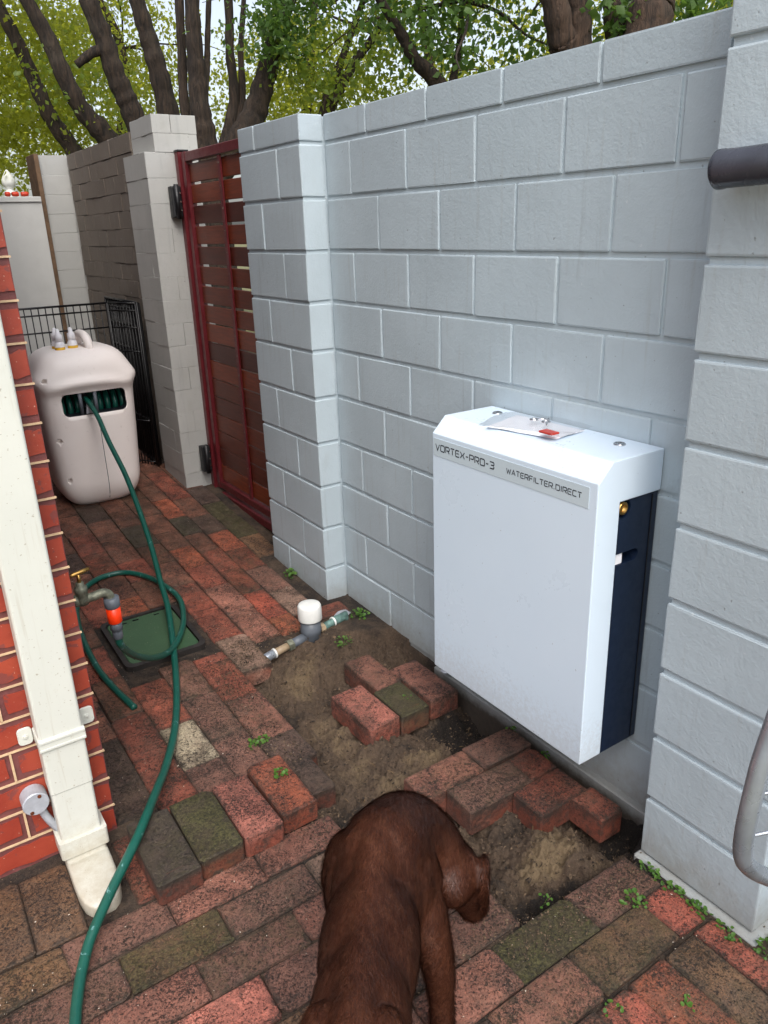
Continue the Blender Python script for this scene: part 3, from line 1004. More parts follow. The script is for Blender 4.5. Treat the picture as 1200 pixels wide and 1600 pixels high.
# ------------------------------------------------------------------ house corner
house = empty('brick_house', (-2.2, 1, 0), 'red brick house corner with cream tuckpointing at the left edge', 'house')
obj('wall', bm_box(-5.5, -1.3525, -.875, 6.5, -.3, 2.9), M['mortar'], house)
obj('roof', bm_prism([(-5.9, 2.9), (-.98, 2.9), (-.98, 2.98), (-3.4, 4.3), (-5.9, 4.3)], 'y', -.95, 6.9), M['roof'], house)
CH = .0965
def poly_brick(parent, x0, x1, z0, z1, y, seed, mat, wav=.004):
    """brick face with an uneven painted outline, slightly proud of the stopping"""
    rr = random.Random(seed)
    pts = []
    n = 6
    for k in range(n): pts.append((x0 + (x1 - x0) * k / n + (.0 if k else .003), z0 + rr.uniform(-wav, wav)))
    for k in range(2): pts.append((x1 - .002 + rr.uniform(-.002, .001), z0 + (z1 - z0) * k / 2 + (.003 if k == 0 else 0)))
    for k in range(n): pts.append((x1 - (x1 - x0) * k / n - (0 if k else .003), z1 + rr.uniform(-wav, wav)))
    for k in range(2): pts.append((x0 + rr.uniform(-.001, .002), z1 - (z1 - z0) * k / 2 - (.003 if k == 0 else 0)))
    b = bm_prism(pts, 'y', y, y + .012)
    return obj('brick', b, mat, parent)
for c in range(-1, 30):
    z0 = -.04 + c * CH
    first = .232 if c % 2 else .118
    x1 = -1.352
    k = 0
    while x1 > -2.5:
        w = first if k == 0 else .24
        x0 = x1 - w
        if c < 18 or x1 > -1.5:
            poly_brick(house, x0 + .016, x1 - (.012 if k else 0.0), z0 + .019, z0 + CH - .017, -.8785, c * 31 + k, M['house_brick'], .0055)
            if c < 18 and x1 > -2.2:
                obj('tuck_joint', bm_box(x0 - .003, x0 + .003, -.8795, -.874, z0 + .0045, z0 + CH - .0045), M['tuck'], house)
        x1 = x0
        k += 1
    rr = random.Random(c)
    obj('tuck_joint', bm_box(-2.5, -1.349, -.8798, -.874, z0 - .0024, z0 + .0024), M['tuck'], house)

# downpipe on the house wall
dp = empty('downpipe', (-1.46, -1.0, -.03), 'cream rectangular downpipe with dirty shoe on the brick house', 'downpipe')
def section(x0, x1, y0, y1, r=.008):
    return rrect(x0, x1, y0, y1, r, 3)
obj('pipe', bm_prism(section(-1.516, -1.404, -.960, -.884), 'z', .226, 3.0), M['cream'], dp, False)
obj('lower_pipe', bm_prism(section(-1.514, -1.4065, -.958, -.886), 'z', .03, .2235), M['cream'], dp)
def loft(secs, bm=None):
    bm = bm or bmesh.new()
    rings = [[bm.verts.new(p) for p in s] for s in secs]
    for a, c in zip(rings[:-1], rings[1:]):
        n = len(a)
        for k in range(n):
            bm.faces.new((a[k], a[(k + 1) % n], c[(k + 1) % n], c[k]))
    bm.faces.new(list(reversed(rings[0])))
    bm.faces.new(rings[-1])
    bmesh.ops.recalc_face_normals(bm, faces=bm.faces[:])
    return bm
obj('collar', bm_prism(section(-1.524, -1.394, -.970, -.880), 'z', .012, .066), M['cream'], dp)
secs = []
for yc, zc, ang, hu, hv in ((-.925, .014, 0, .0555, .038), (-.930, -.006, 4, .0555, .038), (-.955, -.020, 38, .056, .037), (-1.0, -.022, 72, .056, .031), (-1.05, -.022, 84, .056, .028),
                            (-1.10, -.023, 88, .054, .027), (-1.135, -.024, 90, .047, .025), (-1.155, -.025, 90, .036, .022), (-1.168, -.027, 90, .020, .015)):
    a = R(ang)
    secs.append([(-1.459 - .02 * max(0, -.95 - yc) + p * hu / .056, yc + q * hv / .04 * math.cos(a), zc - q * hv / .04 * math.sin(a)) for p, q in rrect(-.056, .056, -.04, .04, .012, 3)])
obj('shoe', loft(secs), M['cream'], dp, True)
obj('joint_gap', bm_box(-1.513, -1.4075, -.957, -.887, .2232, .2262), M['rim'], dp)
obj('shoe_gap', bm_box(-1.5148, -1.4032, -.9635, -.8865, .0085, .0118), M['rim'], dp)
st = obj('strap', bm_box(-1.5195, -1.4005, -.9645, -.882, .366, .404, .002), M['cream'], dp)
for zz in (.374, .397):
    obj('strap_rib', bm_box(-1.519, -1.401, -.9675, -.9655, zz - .004, zz + .004, .001), M['cream'], st)
for x0, x1 in ((-1.558, -1.521), (-1.399, -1.360)):
    tb = obj('strap_tab', bm_prism(rrect(x0, x1, .360, .412, .010, 2), 'y', -.8885, -.8815, .0015, 1), M['cream'], st)
    obj('screw', bm_lathe([(0, 0), (.007, 0), (.0065, .003), (0, .0045)], ((x0 + x1) / 2, -.8885, .386), (0, -1, 0), 10), M['cream'], st)
# junction box with a flexible conduit
jb = empty('junction_box', (-1.553, -.9, .19), 'round grey metal junction box with rusty screws on the brick wall', 'junction box')
obj('box', bm_lathe([(0, 0), (.034, 0), (.034, .042), (.0345, .045), (.032, .048), (0, .048)], (-1.553, -.880, .195), (0, -1, 0), 28), M['galv'], jb)
for sx, sz in ((.012, .022), (-.014, -.022)):
    obj('screw', bm_lathe([(0, 0), (.0055, 0), (.005, .002), (0, .003)], (-1.553 + sx, -.9282, .195 + sz), (0, -1, 0), 10), M['rust'], jb)
cp = catmull([(-1.545, -.895, .17), (-1.532, -.897, .12), (-1.512, -.898, .075), (-1.485, -.896, .04)], 16)
obj('conduit', bm_tube(cp, [.0115 if i % 2 else .0098 for i in range(len(cp))], 12), M['galv'], jb, True)

# ------------------------------------------------------------------ white filter cabinet on the wall
fc = empty('filter_cabinet', (-.12, -1.342, .19), 'white metal water filter cabinet with navy back mounted on the block wall', 'cabinet')
prof = [(-.25, .19), (-.25, 1.027), (-.20, 1.076), (-.004, 1.076), (-.004, .962), (-.164, .962), (-.164, .19)]
cover = obj('cover', bm_prism(prof, 'y', -1.677, -1.007, .003, 2), M['white_metal'], fc)
body = bm_box(-.1625, -.004, -1.671, -1.013, .183, .960, .004, 2)
c1 = bm_lathe([(0, 0), (.027, 0), (.027, .06), (0, .06)], (-.141, -1.70, .938), (0, 1, 0), 24)
c2 = bm_prism(rrect(-.19, -.068, .779, .812, .0155, 5), 'y', -1.72, -1.625)
me = boolean((body, [M['navy']]), [(c1, [M['navy']]), (c2, [M['navy']])])
case = obj('back_case', me, None, fc)
obj('brass_fitting', bm_lathe([(0, 0), (.017, 0), (.0175, .016), (.012, .018), (.011, .008), (0, .008)], (-.141, -1.655, .938), (0, -1, 0), 24), M['brass'], case, True)
obj('paper_tag', bm_box(-.157, -.127, -1.6665, -1.665, .780, .811), M['paper'], case)
obj('seam', bm_box(-.030, -.0275, -1.6735, -1.6705, .19, .955), M['black'], case)
strip = obj('label_strip', bm_box(-.2512, -.2502, -1.650, -1.014, .957, 1.013), M['film'], cover)
# lettering, built from mitred strokes
LT = {'V': (1.0, [[(0, 1), (.5, 0), (1, 1)]]), 'O': (1.0, [[(.12, 0), (0, .14), (0, .86), (.12, 1), (.88, 1), (1, .86), (1, .14), (.88, 0), (.12, 0)]]),
      'R': (.95, [[(0, 0), (0, 1), (.8, 1), (.95, .86), (.95, .56), (.8, .42), (.22, .42)], [(.62, .30), (.95, 0)]]),
      'T': (.95, [[(0, 1), (.95, 1)], [(.475, .80), (.475, 0)]]),
      'E': (.9, [[(.9, 1), (.12, 1), (0, .86), (0, .14), (.12, 0), (.9, 0)], [(.22, .5), (.8, .5)]]),
      'X': (1.0, [[(0, 1), (.40, .5), (0, 0)], [(1, 1), (.60, .5), (1, 0)]]), '-': (.62, [[(.05, .5), (.57, .5)]]),
      'P': (.95, [[(0, 0), (0, 1), (.8, 1), (.95, .86), (.95, .56), (.8, .42), (.22, .42)]]),
      '3': (.9, [[(0, 1), (.78, 1), (.9, .86), (.9, .62), (.78, .52), (.25, .52)], [(.9, .40), (.9, .14), (.78, 0), (0, 0)]]),
      'W': (1.25, [[(0, 1), (.3, 0), (.625, .8), (.95, 0), (1.25, 1)]]), 'A': (1.0, [[(0, 0), (.5, 1), (1, 0)], [(.36, .3), (.64, .3)]]),
      'F': (.9, [[(.9, 1), (.12, 1), (0, .86), (0, 0)], [(.22, .5), (.78, .5)]]), 'I': (.2, [[(.1, 0), (.1, 1)]]),
      'L': (.85, [[(0, 1), (0, .14), (.12, 0), (.85, 0)]]), '.': (.25, [[(.03, .06), (.2, .06)]]),
      'D': (1.0, [[(.0, 0), (0, 1), (.82, 1), (1, .80), (1, .2), (.82, 0), (.2, 0)]]),
      'C': (.92, [[(.92, 1), (.12, 1), (0, .86), (0, .14), (.12, 0), (.92, 0)]])}
def lettering(text, y0, y1, z0, h, xf, parent, th):
    adv = []
    for ch in text: adv.append(LT[ch][0])
    gap = .32
    tot = sum(adv) + gap * (len(text) - 1)
    sx = (y0 - y1) / tot
    bm = bmesh.new()
    cur = 0
    for ch in text:
        for st_ in LT[ch][1]:
            pts = [Vector((y0 - (cur + p[0]) * sx, z0 + p[1] * h)) for p in st_]
            closed = (pts[0] - pts[-1]).length < 1e-6
            if closed: pts = pts[:-1]
            n = len(pts)
            L, Rr = [], []
            for i in range(n):
                a = pts[(i - 1) % n] if (i > 0 or closed) else None
                c = pts[(i + 1) % n] if (i < n - 1 or closed) else None
                d1 = (pts[i] - a).normalized() if a is not None else (c - pts[i]).normalized()
                d2 = (c - pts[i]).normalized() if c is not None else d1
                nn = Vector((-(d1 + d2).y, (d1 + d2).x)).normalized()
                k = th / 2 / max(.45, nn.dot(Vector((-d1.y, d1.x))))
                L.append(bm.verts.new((xf, pts[i].x + nn.x * k, pts[i].y + nn.y * k)))
                Rr.append(bm.verts.new((xf, pts[i].x - nn.x * k, pts[i].y - nn.y * k)))
            for i in range(n if closed else n - 1):
                j = (i + 1) % n
                bm.faces.new((L[i], L[j], Rr[j], Rr[i]))
        cur += LT[ch][0] + gap
    return obj('lettering', bm, M['ink'], parent)
lettering('VORTEX-PRO-3', -1.026, -1.297, .9765, .0195, -.2518, cover, .0034)
lettering('WATERFILTER.DIRECT', -1.350, -1.626, .9785, .0145, -.2518, cover, .0026)
for yy in (-1.103, -1.582):
    b = bm_lathe([(0, 0), (.016, 0), (.0165, .003), (.0135, .0055), (.0125, .0035), (.0085, .0035), (.008, .005), (0, .005)], (-.066, yy, 1.0758), (0, 0, 1), 24)
    lk = obj('cam_lock', b, M['chrome'], cover, True)
    obj('key_slot', bm_box(-.072, -.060, yy - .0015, yy + .0015, 1.0806, 1.0815), M['black'], lk)
# plastic bag with papers, keys and a red piece on top of the cabinet
bag = empty('plastic_bag', (-.12, -1.31, 1.077), 'clear plastic bag with papers lying on top of the white cabinet', 'bag')
def sheet(quad, z, nu, nv, amp, seed, th=.0006):
    rr = np.random.default_rng(seed)
    bm = bmesh.new()
    g = {}
    for i in range(nu + 1):
        for j in range(nv + 1):
            u, v = i / nu, j / nv
            p = (Vector(quad[0]) * (1 - u) + Vector(quad[1]) * u) * (1 - v) + (Vector(quad[3]) * (1 - u) + Vector(quad[2]) * u) * v
            zz = z + amp * (.5 + .5 * math.sin(u * 5.1 + seed) * math.cos(v * 4.3 + seed * 1.7)) + rr.uniform(0, amp * .35)
            g[i, j] = bm.verts.new((p.x, p.y, zz))
    for i in range(nu):
        for j in range(nv):
            bm.faces.new((g[i, j], g[i + 1, j], g[i + 1, j + 1], g[i, j + 1]))
    return bm
obj('bag_film', sheet([(-.235, -1.205), (-.035, -1.150), (-.012, -1.448), (-.170, -1.472)], 1.0845, 14, 12, .010, 2), M['bag'], bag, True)
obj('paper_sheet', sheet([(-.212, -1.216), (-.050, -1.172), (-.030, -1.430), (-.162, -1.448)], 1.0775, 8, 8, .004, 3), M['paper'], bag, True)
ky = empty('key_ring', (-.096, -1.32, 1.10), 'pair of small silver keys on the bag on the cabinet', 'keys')
for k, (x, y, a) in enumerate(((-.100, -1.298, .5), (-.094, -1.340, 2.3))):
    bm = bmesh.new()
    ring = [(x + .011 * math.cos(q_), y + .011 * math.sin(q_), 1.0985) for q_ in np.linspace(0, 2 * math.pi, 15)]
    bm_tube(ring, .0028, 8, bm, False)
    dx, dy = math.cos(a), -abs(math.sin(a))
    bm_tube([(x + dx * .011, y + dy * .011, 1.0985), (x + dx * .044, y + dy * .044, 1.0975)], [.0032, .0026], 8, bm)
    obj('key', bm, M['chrome'], ky, True)
tag(obj('sealant_pack', bm_box(-.187, -.155, -1.452, -1.402, 1.0945, 1.1005, .002), M['redgum']), 'small flat red packet beside the keys on the cabinet', 'packet')

# ------------------------------------------------------------------ hose reel
reel = empty('hose_reel', (-.65, 1.83, gz(1.8)), 'bulky beige plastic hose reel with a dark slot standing on the bricks', 'hose reel')
bm = bmesh.new()
cx, cyr = -.652, 1.855
zs_ = np.concatenate([np.linspace(.136, .29, 12), np.linspace(.31, .78, 17), np.linspace(.80, 1.045, 16)])
NS = 72
rings = []
for z in zs_:
    t_ = (z - .136) / (1.045 - .136)
    w = .275 * (1 - .17 * (1 - t_) ** 1.4)
    dpt = .245 * (1 - .06 * (1 - t_))
    if z < .30:
        k = math.sqrt(max(0.0, 1 - ((.30 - z) / .166) ** 2))
        w *= .58 + .42 * k
        dpt *= .55 + .45 * k
    if z > .86:
        u = (z - .86) / .187
        k = math.sqrt(max(0.0, 1 - u ** 2.2))
        w *= .50 + .50 * k
        dpt *= .50 + .50 * k
    ring = []
    for k in range(NS):
        a = 2 * math.pi * k / NS
        ca, sa = math.cos(a), math.sin(a)
        e = 2 / 4.2
        x = w * math.copysign(abs(ca) ** e, ca)
        y = dpt * math.copysign(abs(sa) ** e, sa)
        if sa < -.2:                                     # front: brow over the slot, shoulder bosses
            xr = x / w
            brow = math.exp(-((z - (.872 - .045 * xr * xr)) / .026) ** 2) * max(0, 1 - abs(xr) ** 4)
            y -= .026 * brow
            y += .012 * math.exp(-((z - .775) / .06) ** 2) * max(0, 1 - (xr / .85) ** 4)
        for sgn in (-1, 1):
            bx = x - sgn * w * .93
            boss = math.exp(-(bx / .06) ** 2 - ((z - .885) / .045) ** 2)
            if sa < .2:
                x += sgn * .020 * boss
                y -= .020 * boss
        ring.append(bm.verts.new((cx + x, cyr + y, z)))
    rings.append(ring)
for a, c in zip(rings[:-1], rings[1:]):
    for k in range(NS):
        bm.faces.new((a[k], a[(k + 1) % NS], c[(k + 1) % NS], c[k]))
bm.faces.new(list(reversed(rings[0])))
bm.faces.new(rings[-1])
slot = bm_prism(rrect(-.815, -.462, .690, .815, .030, 5), 'y', 1.45, 1.80)
cut = [(slot, [M['dark']])]
for hx, hz_ in ((-.885, .90), (-.857, .555), (-.842, .318), (-.42, .32), (-.405, .58)):
    cut.append((bm_lathe([(0, 0), (.013, 0), (.013, .16), (0, .16)], (hx, 1.52, hz_), (0, 1, 0), 14), [M['reel']]))
me = boolean((bm, [M['reel']]), cut)
shell = obj('shell', me, None, reel, True)
for p in shell.data.polygons:
    if p.material_index == 1: p.use_smooth = False
for k in range(9):
    x = -.80 + .042 * k
    if abs(x + .66) < .02: continue
    pts = [(x, 1.772 + .03 * math.cos(a) - .05 * math.sin(a), .745 + .06 * math.cos(a)) for a in np.linspace(.2, 2.9, 9)]
    obj('hose_coil', bm_tube(pts, .0155, 10), M['hose'], shell, True)
obj('hose_guide', bm_prism([(-.70, .70), (-.655, .70), (-.665, .755), (-.69, .755)], 'y', 1.60, 1.612, .002), M['galv'], shell)
for x in (-.715, -.633):
    obj('guide_roller', bm_tube([(x, 1.63, .693), (x, 1.63, .812)], .011, 10), M['grey_plastic'], shell, True)
# seam down the middle of the front
sp = []
for z in np.linspace(.17, .68, 12):
    t_ = (z - .136) / .909
    dpt = .245 * (1 - .06 * (1 - t_))
    if z < .30: dpt *= .55 + .45 * math.sqrt(max(0, 1 - ((.30 - z) / .166) ** 2))
    y = cyr - dpt
    y += .012 * math.exp(-((z - .775) / .06) ** 2)
    sp.append((cx + .018, y - .0005, z))
obj('seam', bm_tube(sp, .0017, 6), M['dark'], shell, True)
# carry handle on top
obj('handle', bm_tube(catmull([(-.60, 1.72, 1.005), (-.598, 1.735, 1.07), (-.60, 1.80, 1.105), (-.602, 1.93, 1.10), (-.603, 1.98, 1.02)], 6), .024, 12), M['reel'], reel, True)
for k, (x, y, lb) in enumerate(((-.748, 1.76, 'white dropper bottle with yellow label on the hose reel, front left'), (-.748, 1.835, 'white dropper bottle standing behind the left one on the hose reel'),
                                (-.672, 1.79, 'white dropper bottle with yellow label nearest the reel handle'))):
    z = 1.0
    k_ = 1.42
    SB = lambda pr: [(a_ * k_, b_ * k_) for a_, b_ in pr]
    bt = empty('dropper_bottle', (x, y, z), lb, 'bottle', 'dropper bottles on the hose reel')
    obj('bottle', bm_lathe(SB([(0, .0), (.018, 0), (.019, .004), (.019, .052), (.014, .062), (.011, .066), (0, .066)]), (x, y, z), (0, 0, 1), 18), M['bottle'], bt, True)
    obj('label_band', bm_lathe(SB([(.0194, .022), (.0194, .042), (.019, .042), (.019, .022)]), (x, y, z), (0, 0, 1), 18), M['yellow_label'], bt, True)
    obj('cap', bm_lathe(SB([(0, .064), (.015, .064), (.0145, .088), (.009, .093), (.0075, .108), (.004, .112), (0, .112)]), (x, y, z), (0, 0, 1), 18), M['bottle'], bt, True)

# ------------------------------------------------------------------ dog pen of black wire
pen = empty('wire_pen', (-.6, 2.3, .2), 'black wire pet pen panels standing behind the hose reel', 'pet pen')
def pen_panel(p0, p1, z0, z1, n, name='panel'):
    bm = bmesh.new()
    a, b_ = Vector(p0), Vector(p1)
    for k in range(n + 1):
        p = a.lerp(b_, k / n)
        r = .0075 if k in (0, n) else .0035
        bm_tube([(p.x, p.y, z0), (p.x, p.y, z1)], r, 6, bm)
    for z in (z0 + .02, z0 + .3, z1 - .30, z1 - .15, z1 - .045, z1):
        bm_tube([(a.x, a.y, z), (b_.x, b_.y, z)], .005 if z < z1 else .0065, 6, bm)
    return obj(name, bm, M['blackwire'], pen, True)
pen_panel((-1.30, 2.32, 0), (-.315, 2.30, 0), gz(2.3), 1.235, 24)
pen_panel((-.31, 2.295, 0), (-.195, 2.10, 0), gz(2.2), 1.235, 9)
for k in range(3):
    pen_panel((-.19 + .012 * k, 2.08 + .02 * k, 0), (-.20 + .012 * k, 2.75 + .01 * k, 0), gz(2.2), 1.24 - .006 * k, 13)

# ------------------------------------------------------------------ tap with hose connector, and the two hoses
tap = empty('garden_tap', (-1.345, -.55, .58), 'tarnished brass garden tap with T handle on the house side', 'tap')
bx = -1.275
bm = bm_lathe([(0, 0), (.013, 0), (.013, .05), (.019, .052), (.019, .062), (.015, .064), (.015, .085), (0, .085)], (-1.352, -.55, .578), (1, 0, 0), 16)
bm_lathe([(0, 0), (.017, 0), (.021, .018), (.018, .04), (.020, .042), (.020, .058), (.013, .062), (.012, .075), (0, .075)], (bx, -.55, .562), (0, 0, 1), 16, bm)
bm_tube(catmull([(-1.285, -.55, .578), (-1.245, -.55, .578), (-1.213, -.55, .582), (-1.196, -.55, .572), (-1.192, -.55, .553)], 5), .0145, 12, bm)
obj('body', bm, M['bronze'], tap, True)
bm = bmesh.new()
bm_tube([(bx, -.55, .63), (bx, -.55, .665)], .006, 10, bm)
obj('spindle', bm, M['brass'], tap, True)
hd = bm_tube([(bx - .036, -.555, .664), (bx - .012, -.552, .667), (bx + .012, -.548, .669), (bx + .036, -.545, .672)], [.0055, .0075, .0075, .0055], 10)
obj('handle', hd, M['brass'], tap, True)
cn = empty('hose_connector', (-1.191, -.55, .56), 'grey and fluoro orange hose connector screwed under the tap', 'hose connector')
ax_d = (.03, .09, -1)
obj('collar', bm_lathe([(.016, -.002), (.024, 0), (.0245, .03), (.022, .034), (0, .034)], (-1.191, -.553, .560), ax_d, 22), M['grey_plastic'], cn, True)
obj('grip', bm_lathe([(0, .034), (.0225, .034), (.0225, .088), (.020, .091), (0, .091)], (-1.191, -.553, .560), ax_d, 22), M['orange'], cn, True)
obj('nut', bm_lathe([(0, .091), (.0165, .091), (.0195, .10), (.0195, .118), (.0155, .120), (.0165, .126), (.0165, .150), (.013, .154), (0, .154)], (-1.191, -.553, .560), ax_d, 16), M['grey_plastic'], cn, True)
HR = .0125
loop = [(-1.1865, -.541, .412), (-1.180, -.525, .372), (-1.139, -.45, .291), (-1.084, -.36, .211), (-1.019, -.26, .135), (-.950, -.16, .075), (-.885, -.072, .042), (-.812, .035, .036), (-.748, .17, .036),
        (-.703, .34, .044), (-.712, .49, .052), (-.757, .643, .062), (-.831, .747, .068), (-.936, .760, .070), (-1.025, .708, .066), (-1.089, .611, .056), (-1.131, .482, .046),
        (-1.160, .282, .031), (-1.170, .031, .016), (-1.158, -.148, .009), (-1.134, -.305, .0025), (-1.129, -.335, .002)]
tag(obj('garden_hose', bm_tube(catmull(loop, 8), HR, 14), M['hose'], smooth=True), 'green hose looping from the tap over the valve lid', 'hose')
mainh = [(-.676, 1.70, .768), (-.679, 1.65, .772), (-.676, 1.56, .745), (-.672, 1.46, .695), (-.676, 1.30, .596), (-.669, 1.10, .463), (-.682, .90, .344), (-.714, .65, .223), (-.762, .40, .130), (-.797, .22, .078),
         (-.877, -.058, .032), (-.965, -.327, .005), (-1.052, -.546, -.002), (-1.146, -.731, .008), (-1.216, -.861, .036), (-1.282, -.979, .060), (-1.337, -1.060, .063), (-1.386, -1.116, .053),
         (-1.430, -1.158, .038), (-1.472, -1.203, .025), (-1.510, -1.248, .015), (-1.541, -1.287, .0), (-1.579, -1.359, -.015), (-1.616, -1.467, -.020), (-1.66, -1.65, -.022), (-1.70, -1.9, -.024)]
tag(obj('garden_hose', bm_tube(catmull(mainh, 8), HR + .0008, 14), M['hose'], smooth=True), 'long green hose running from the reel slot past the downpipe', 'hose')

# ------------------------------------------------------------------ valve lid
vl = empty('valve_box', (-.905, .13, .005), 'green plastic valve box lid with black rim set in the paving', 'valve box')
def tilt_lid(o):
    o.rotation_euler = (math.atan2(gz(.34) - gz(-.07), .41), 0, 0)
rim_o, rim_i = rrect(-.170, .170, -.205, .205, .035, 4), rrect(-.150, .150, -.185, .185, .028, 4)
bm = bmesh.new()
rings = [[bm.verts.new((p[0], p[1], z)) for p in s] for s, z in ((rim_o, -.06), (rim_o, .016), (rim_i, .018), (rim_i, -.01))]
for a, c in zip(rings[:-1], rings[1:]):
    for k in range(len(a)):
        bm.faces.new((a[k], a[(k + 1) % len(a)], c[(k + 1) % len(a)], c[k]))
bmesh.ops.recalc_face_normals(bm, faces=bm.faces[:])
o = obj('rim', bm, M['rim'], vl, loc=(-.905, .135, .008)); tilt_lid(o)
lid_b = bm_prism(rrect(-.146, .146, -.181, .181, .025, 4), 'z', -.01, .013, .003, 1)
cuts = [(bm_box(-.085, -.060, .150, .160, 0, .05), [M['black']]), (bm_box(-.035, -.008, .152, .163, 0, .05), [M['black']]), (bm_box(.06, .085, .152, .16, 0, .05), [M['black']]), (bm_box(-.125, -.1, -.15, -.14, 0, .05), [M['black']])]
me = boolean((lid_b, [M['lid_green']]), cuts)
o = obj('lid', me, None, vl, loc=(-.905, .135, .008)); tilt_lid(o)

# ------------------------------------------------------------------ water meter / riser in the soil
mt = empty('water_meter', (-.33, -.23, -.04), 'white capped grey riser on a pipe at the edge of the soil', 'water fitting')
mx, my = -.328, -.232
obj('body', bm_lathe([(0, -.06), (.040, -.06), (.043, .0), (.046, .004), (.046, .022), (.044, .026), (.044, .066), (0, .066)], (mx, my, 0), (0, 0, 1), 28), M['grey_plastic'], mt, True)
obj('cap', bm_lathe([(.0, .064), (.051, .064), (.052, .068), (.052, .10), (.0505, .126), (.047, .134), (.040, .1365), (.02, .138), (0, .1382)], (mx, my, 0), (0, 0, 1), 32), M['white_pvc'], mt, True)
obj('tee_arm', bm_tube([(mx - .035, my - .005, -.012), (mx - .10, my - .014, -.017)], [.021, .019], 14), M['grey_plastic'], mt, True)
obj('nut', bm_tube([(mx - .10, my - .014, -.017), (mx - .125, my - .017, -.019)], .0255, 6), M['bronze'], mt)
obj('tan_pipe', bm_tube([(mx - .125, my - .017, -.019), (mx - .19, my - .026, -.024)], .0165, 14), M['tan_pipe'], mt, True)
obj('seal', bm_tube([(mx - .188, my - .026, -.024), (mx - .195, my - .027, -.0245)], .0215, 14), M['white_pvc'], mt, True)
obj('elbow', bm_tube(catmull([(mx - .195, my - .027, -.0245), (mx - .235, my - .033, -.03), (mx - .252, my - .035, -.05), (mx - .255, my - .035, -.09)], 4), .0195, 14), M['grey_pipe'], mt, True)
obj('brass_nut', bm_tube([(mx + .045, my + .008, -.006), (mx + .068, my + .012, -.004)], .0235, 8), M['tan_pipe'], mt)
obj('copper_pipe', bm_tube([(mx + .068, my + .012, -.004), (mx + .125, my + .022, .0), (mx + .13, my + .023, .0), (mx + .19, my + .034, .004), (mx + .195, my + .035, -.05)], [.017, .017, .021, .021, .019], 14), M['copper_pipe'], mt, True)
obj('seal', bm_tube([(mx + .120, my + .0215, .0), (mx + .126, my + .0225, .0)], .0225, 14), M['white_pvc'], mt, True)
# stones
for k, (x, y, s, lb) in enumerate(((-.135, -.175, .030, 'flat grey stone lying behind the blue-green pipe'), (-.028, -.80, .022, 'small pale stone against the foot of the wall'))):
    b = bmesh.new()
    bmesh.ops.create_icosphere(b, subdivisions=2, radius=1)
    for v in b.verts:
        v.co = Vector((v.co.x * s * 1.3, v.co.y * s, v.co.z * s * .45)) * (1 + .25 * (rnd.random() - .5))
    tag(obj('stone', b, M['galv'], loc=(x, y, max(soil_z(x, y), -.03) + .012)), lb, 'stone')

# ------------------------------------------------------------------ things at the right edge
pp = empty('grey_pipe', (-.235, -2.1, 1.72), 'thick dark grey pipe end in front of the right pier', 'pipe')
obj('pipe', bm_lathe([(0, 0), (.033, 0), (.037, .004), (.037, .014), (.0355, .02), (.0355, 1.2), (0, 1.2)], (-.215, -1.885, 1.722), (.0, -1, .03), 32), M['dark_pipe'], pp, True)
obj('bracket', bm_box(-.264, -.1625, -2.60, -2.57, 1.675, 1.76, .004), M['grey_pipe'], pp)
fr = empty('tube_frame', (-.6, -2.45, -.05), 'bent grey metal tube frame with thin wires at the right edge', 'frame')
tp = catmull([(-.62, -2.47, 1.32), (-.76, -2.455, 1.10), (-.800, -2.45, .985), (-.815, -2.45, .92), (-.822, -2.45, .845), (-.815, -2.45, .80), (-.79, -2.45, .765), (-.735, -2.45, .715), (-.55, -2.45, .56), (-.30, -2.47, .30), (-.22, -2.5, -.04)], 8)
obj('tube', bm_tube(tp, .0132, 16), M['grey_pipe'], fr, True)
tp2 = catmull([(-.62, -2.47, 1.32), (-.50, -2.50, 1.36), (-.40, -2.53, 1.30), (-.33, -2.55, .9), (-.28, -2.6, -.04)], 8)
obj('tube', bm_tube(tp2, .0165, 16), M['grey_pipe'], fr, True)
for k, (z0, x0) in enumerate(((.90, -.812), (.83, -.815), (1.02, -.79), (1.12, -.745))):
    obj('wire', bm_tube([(x0 + .012, -2.45, z0), (-.36, -2.53, z0 - .10)], .0028, 8), M['grey_pipe'], fr, True)

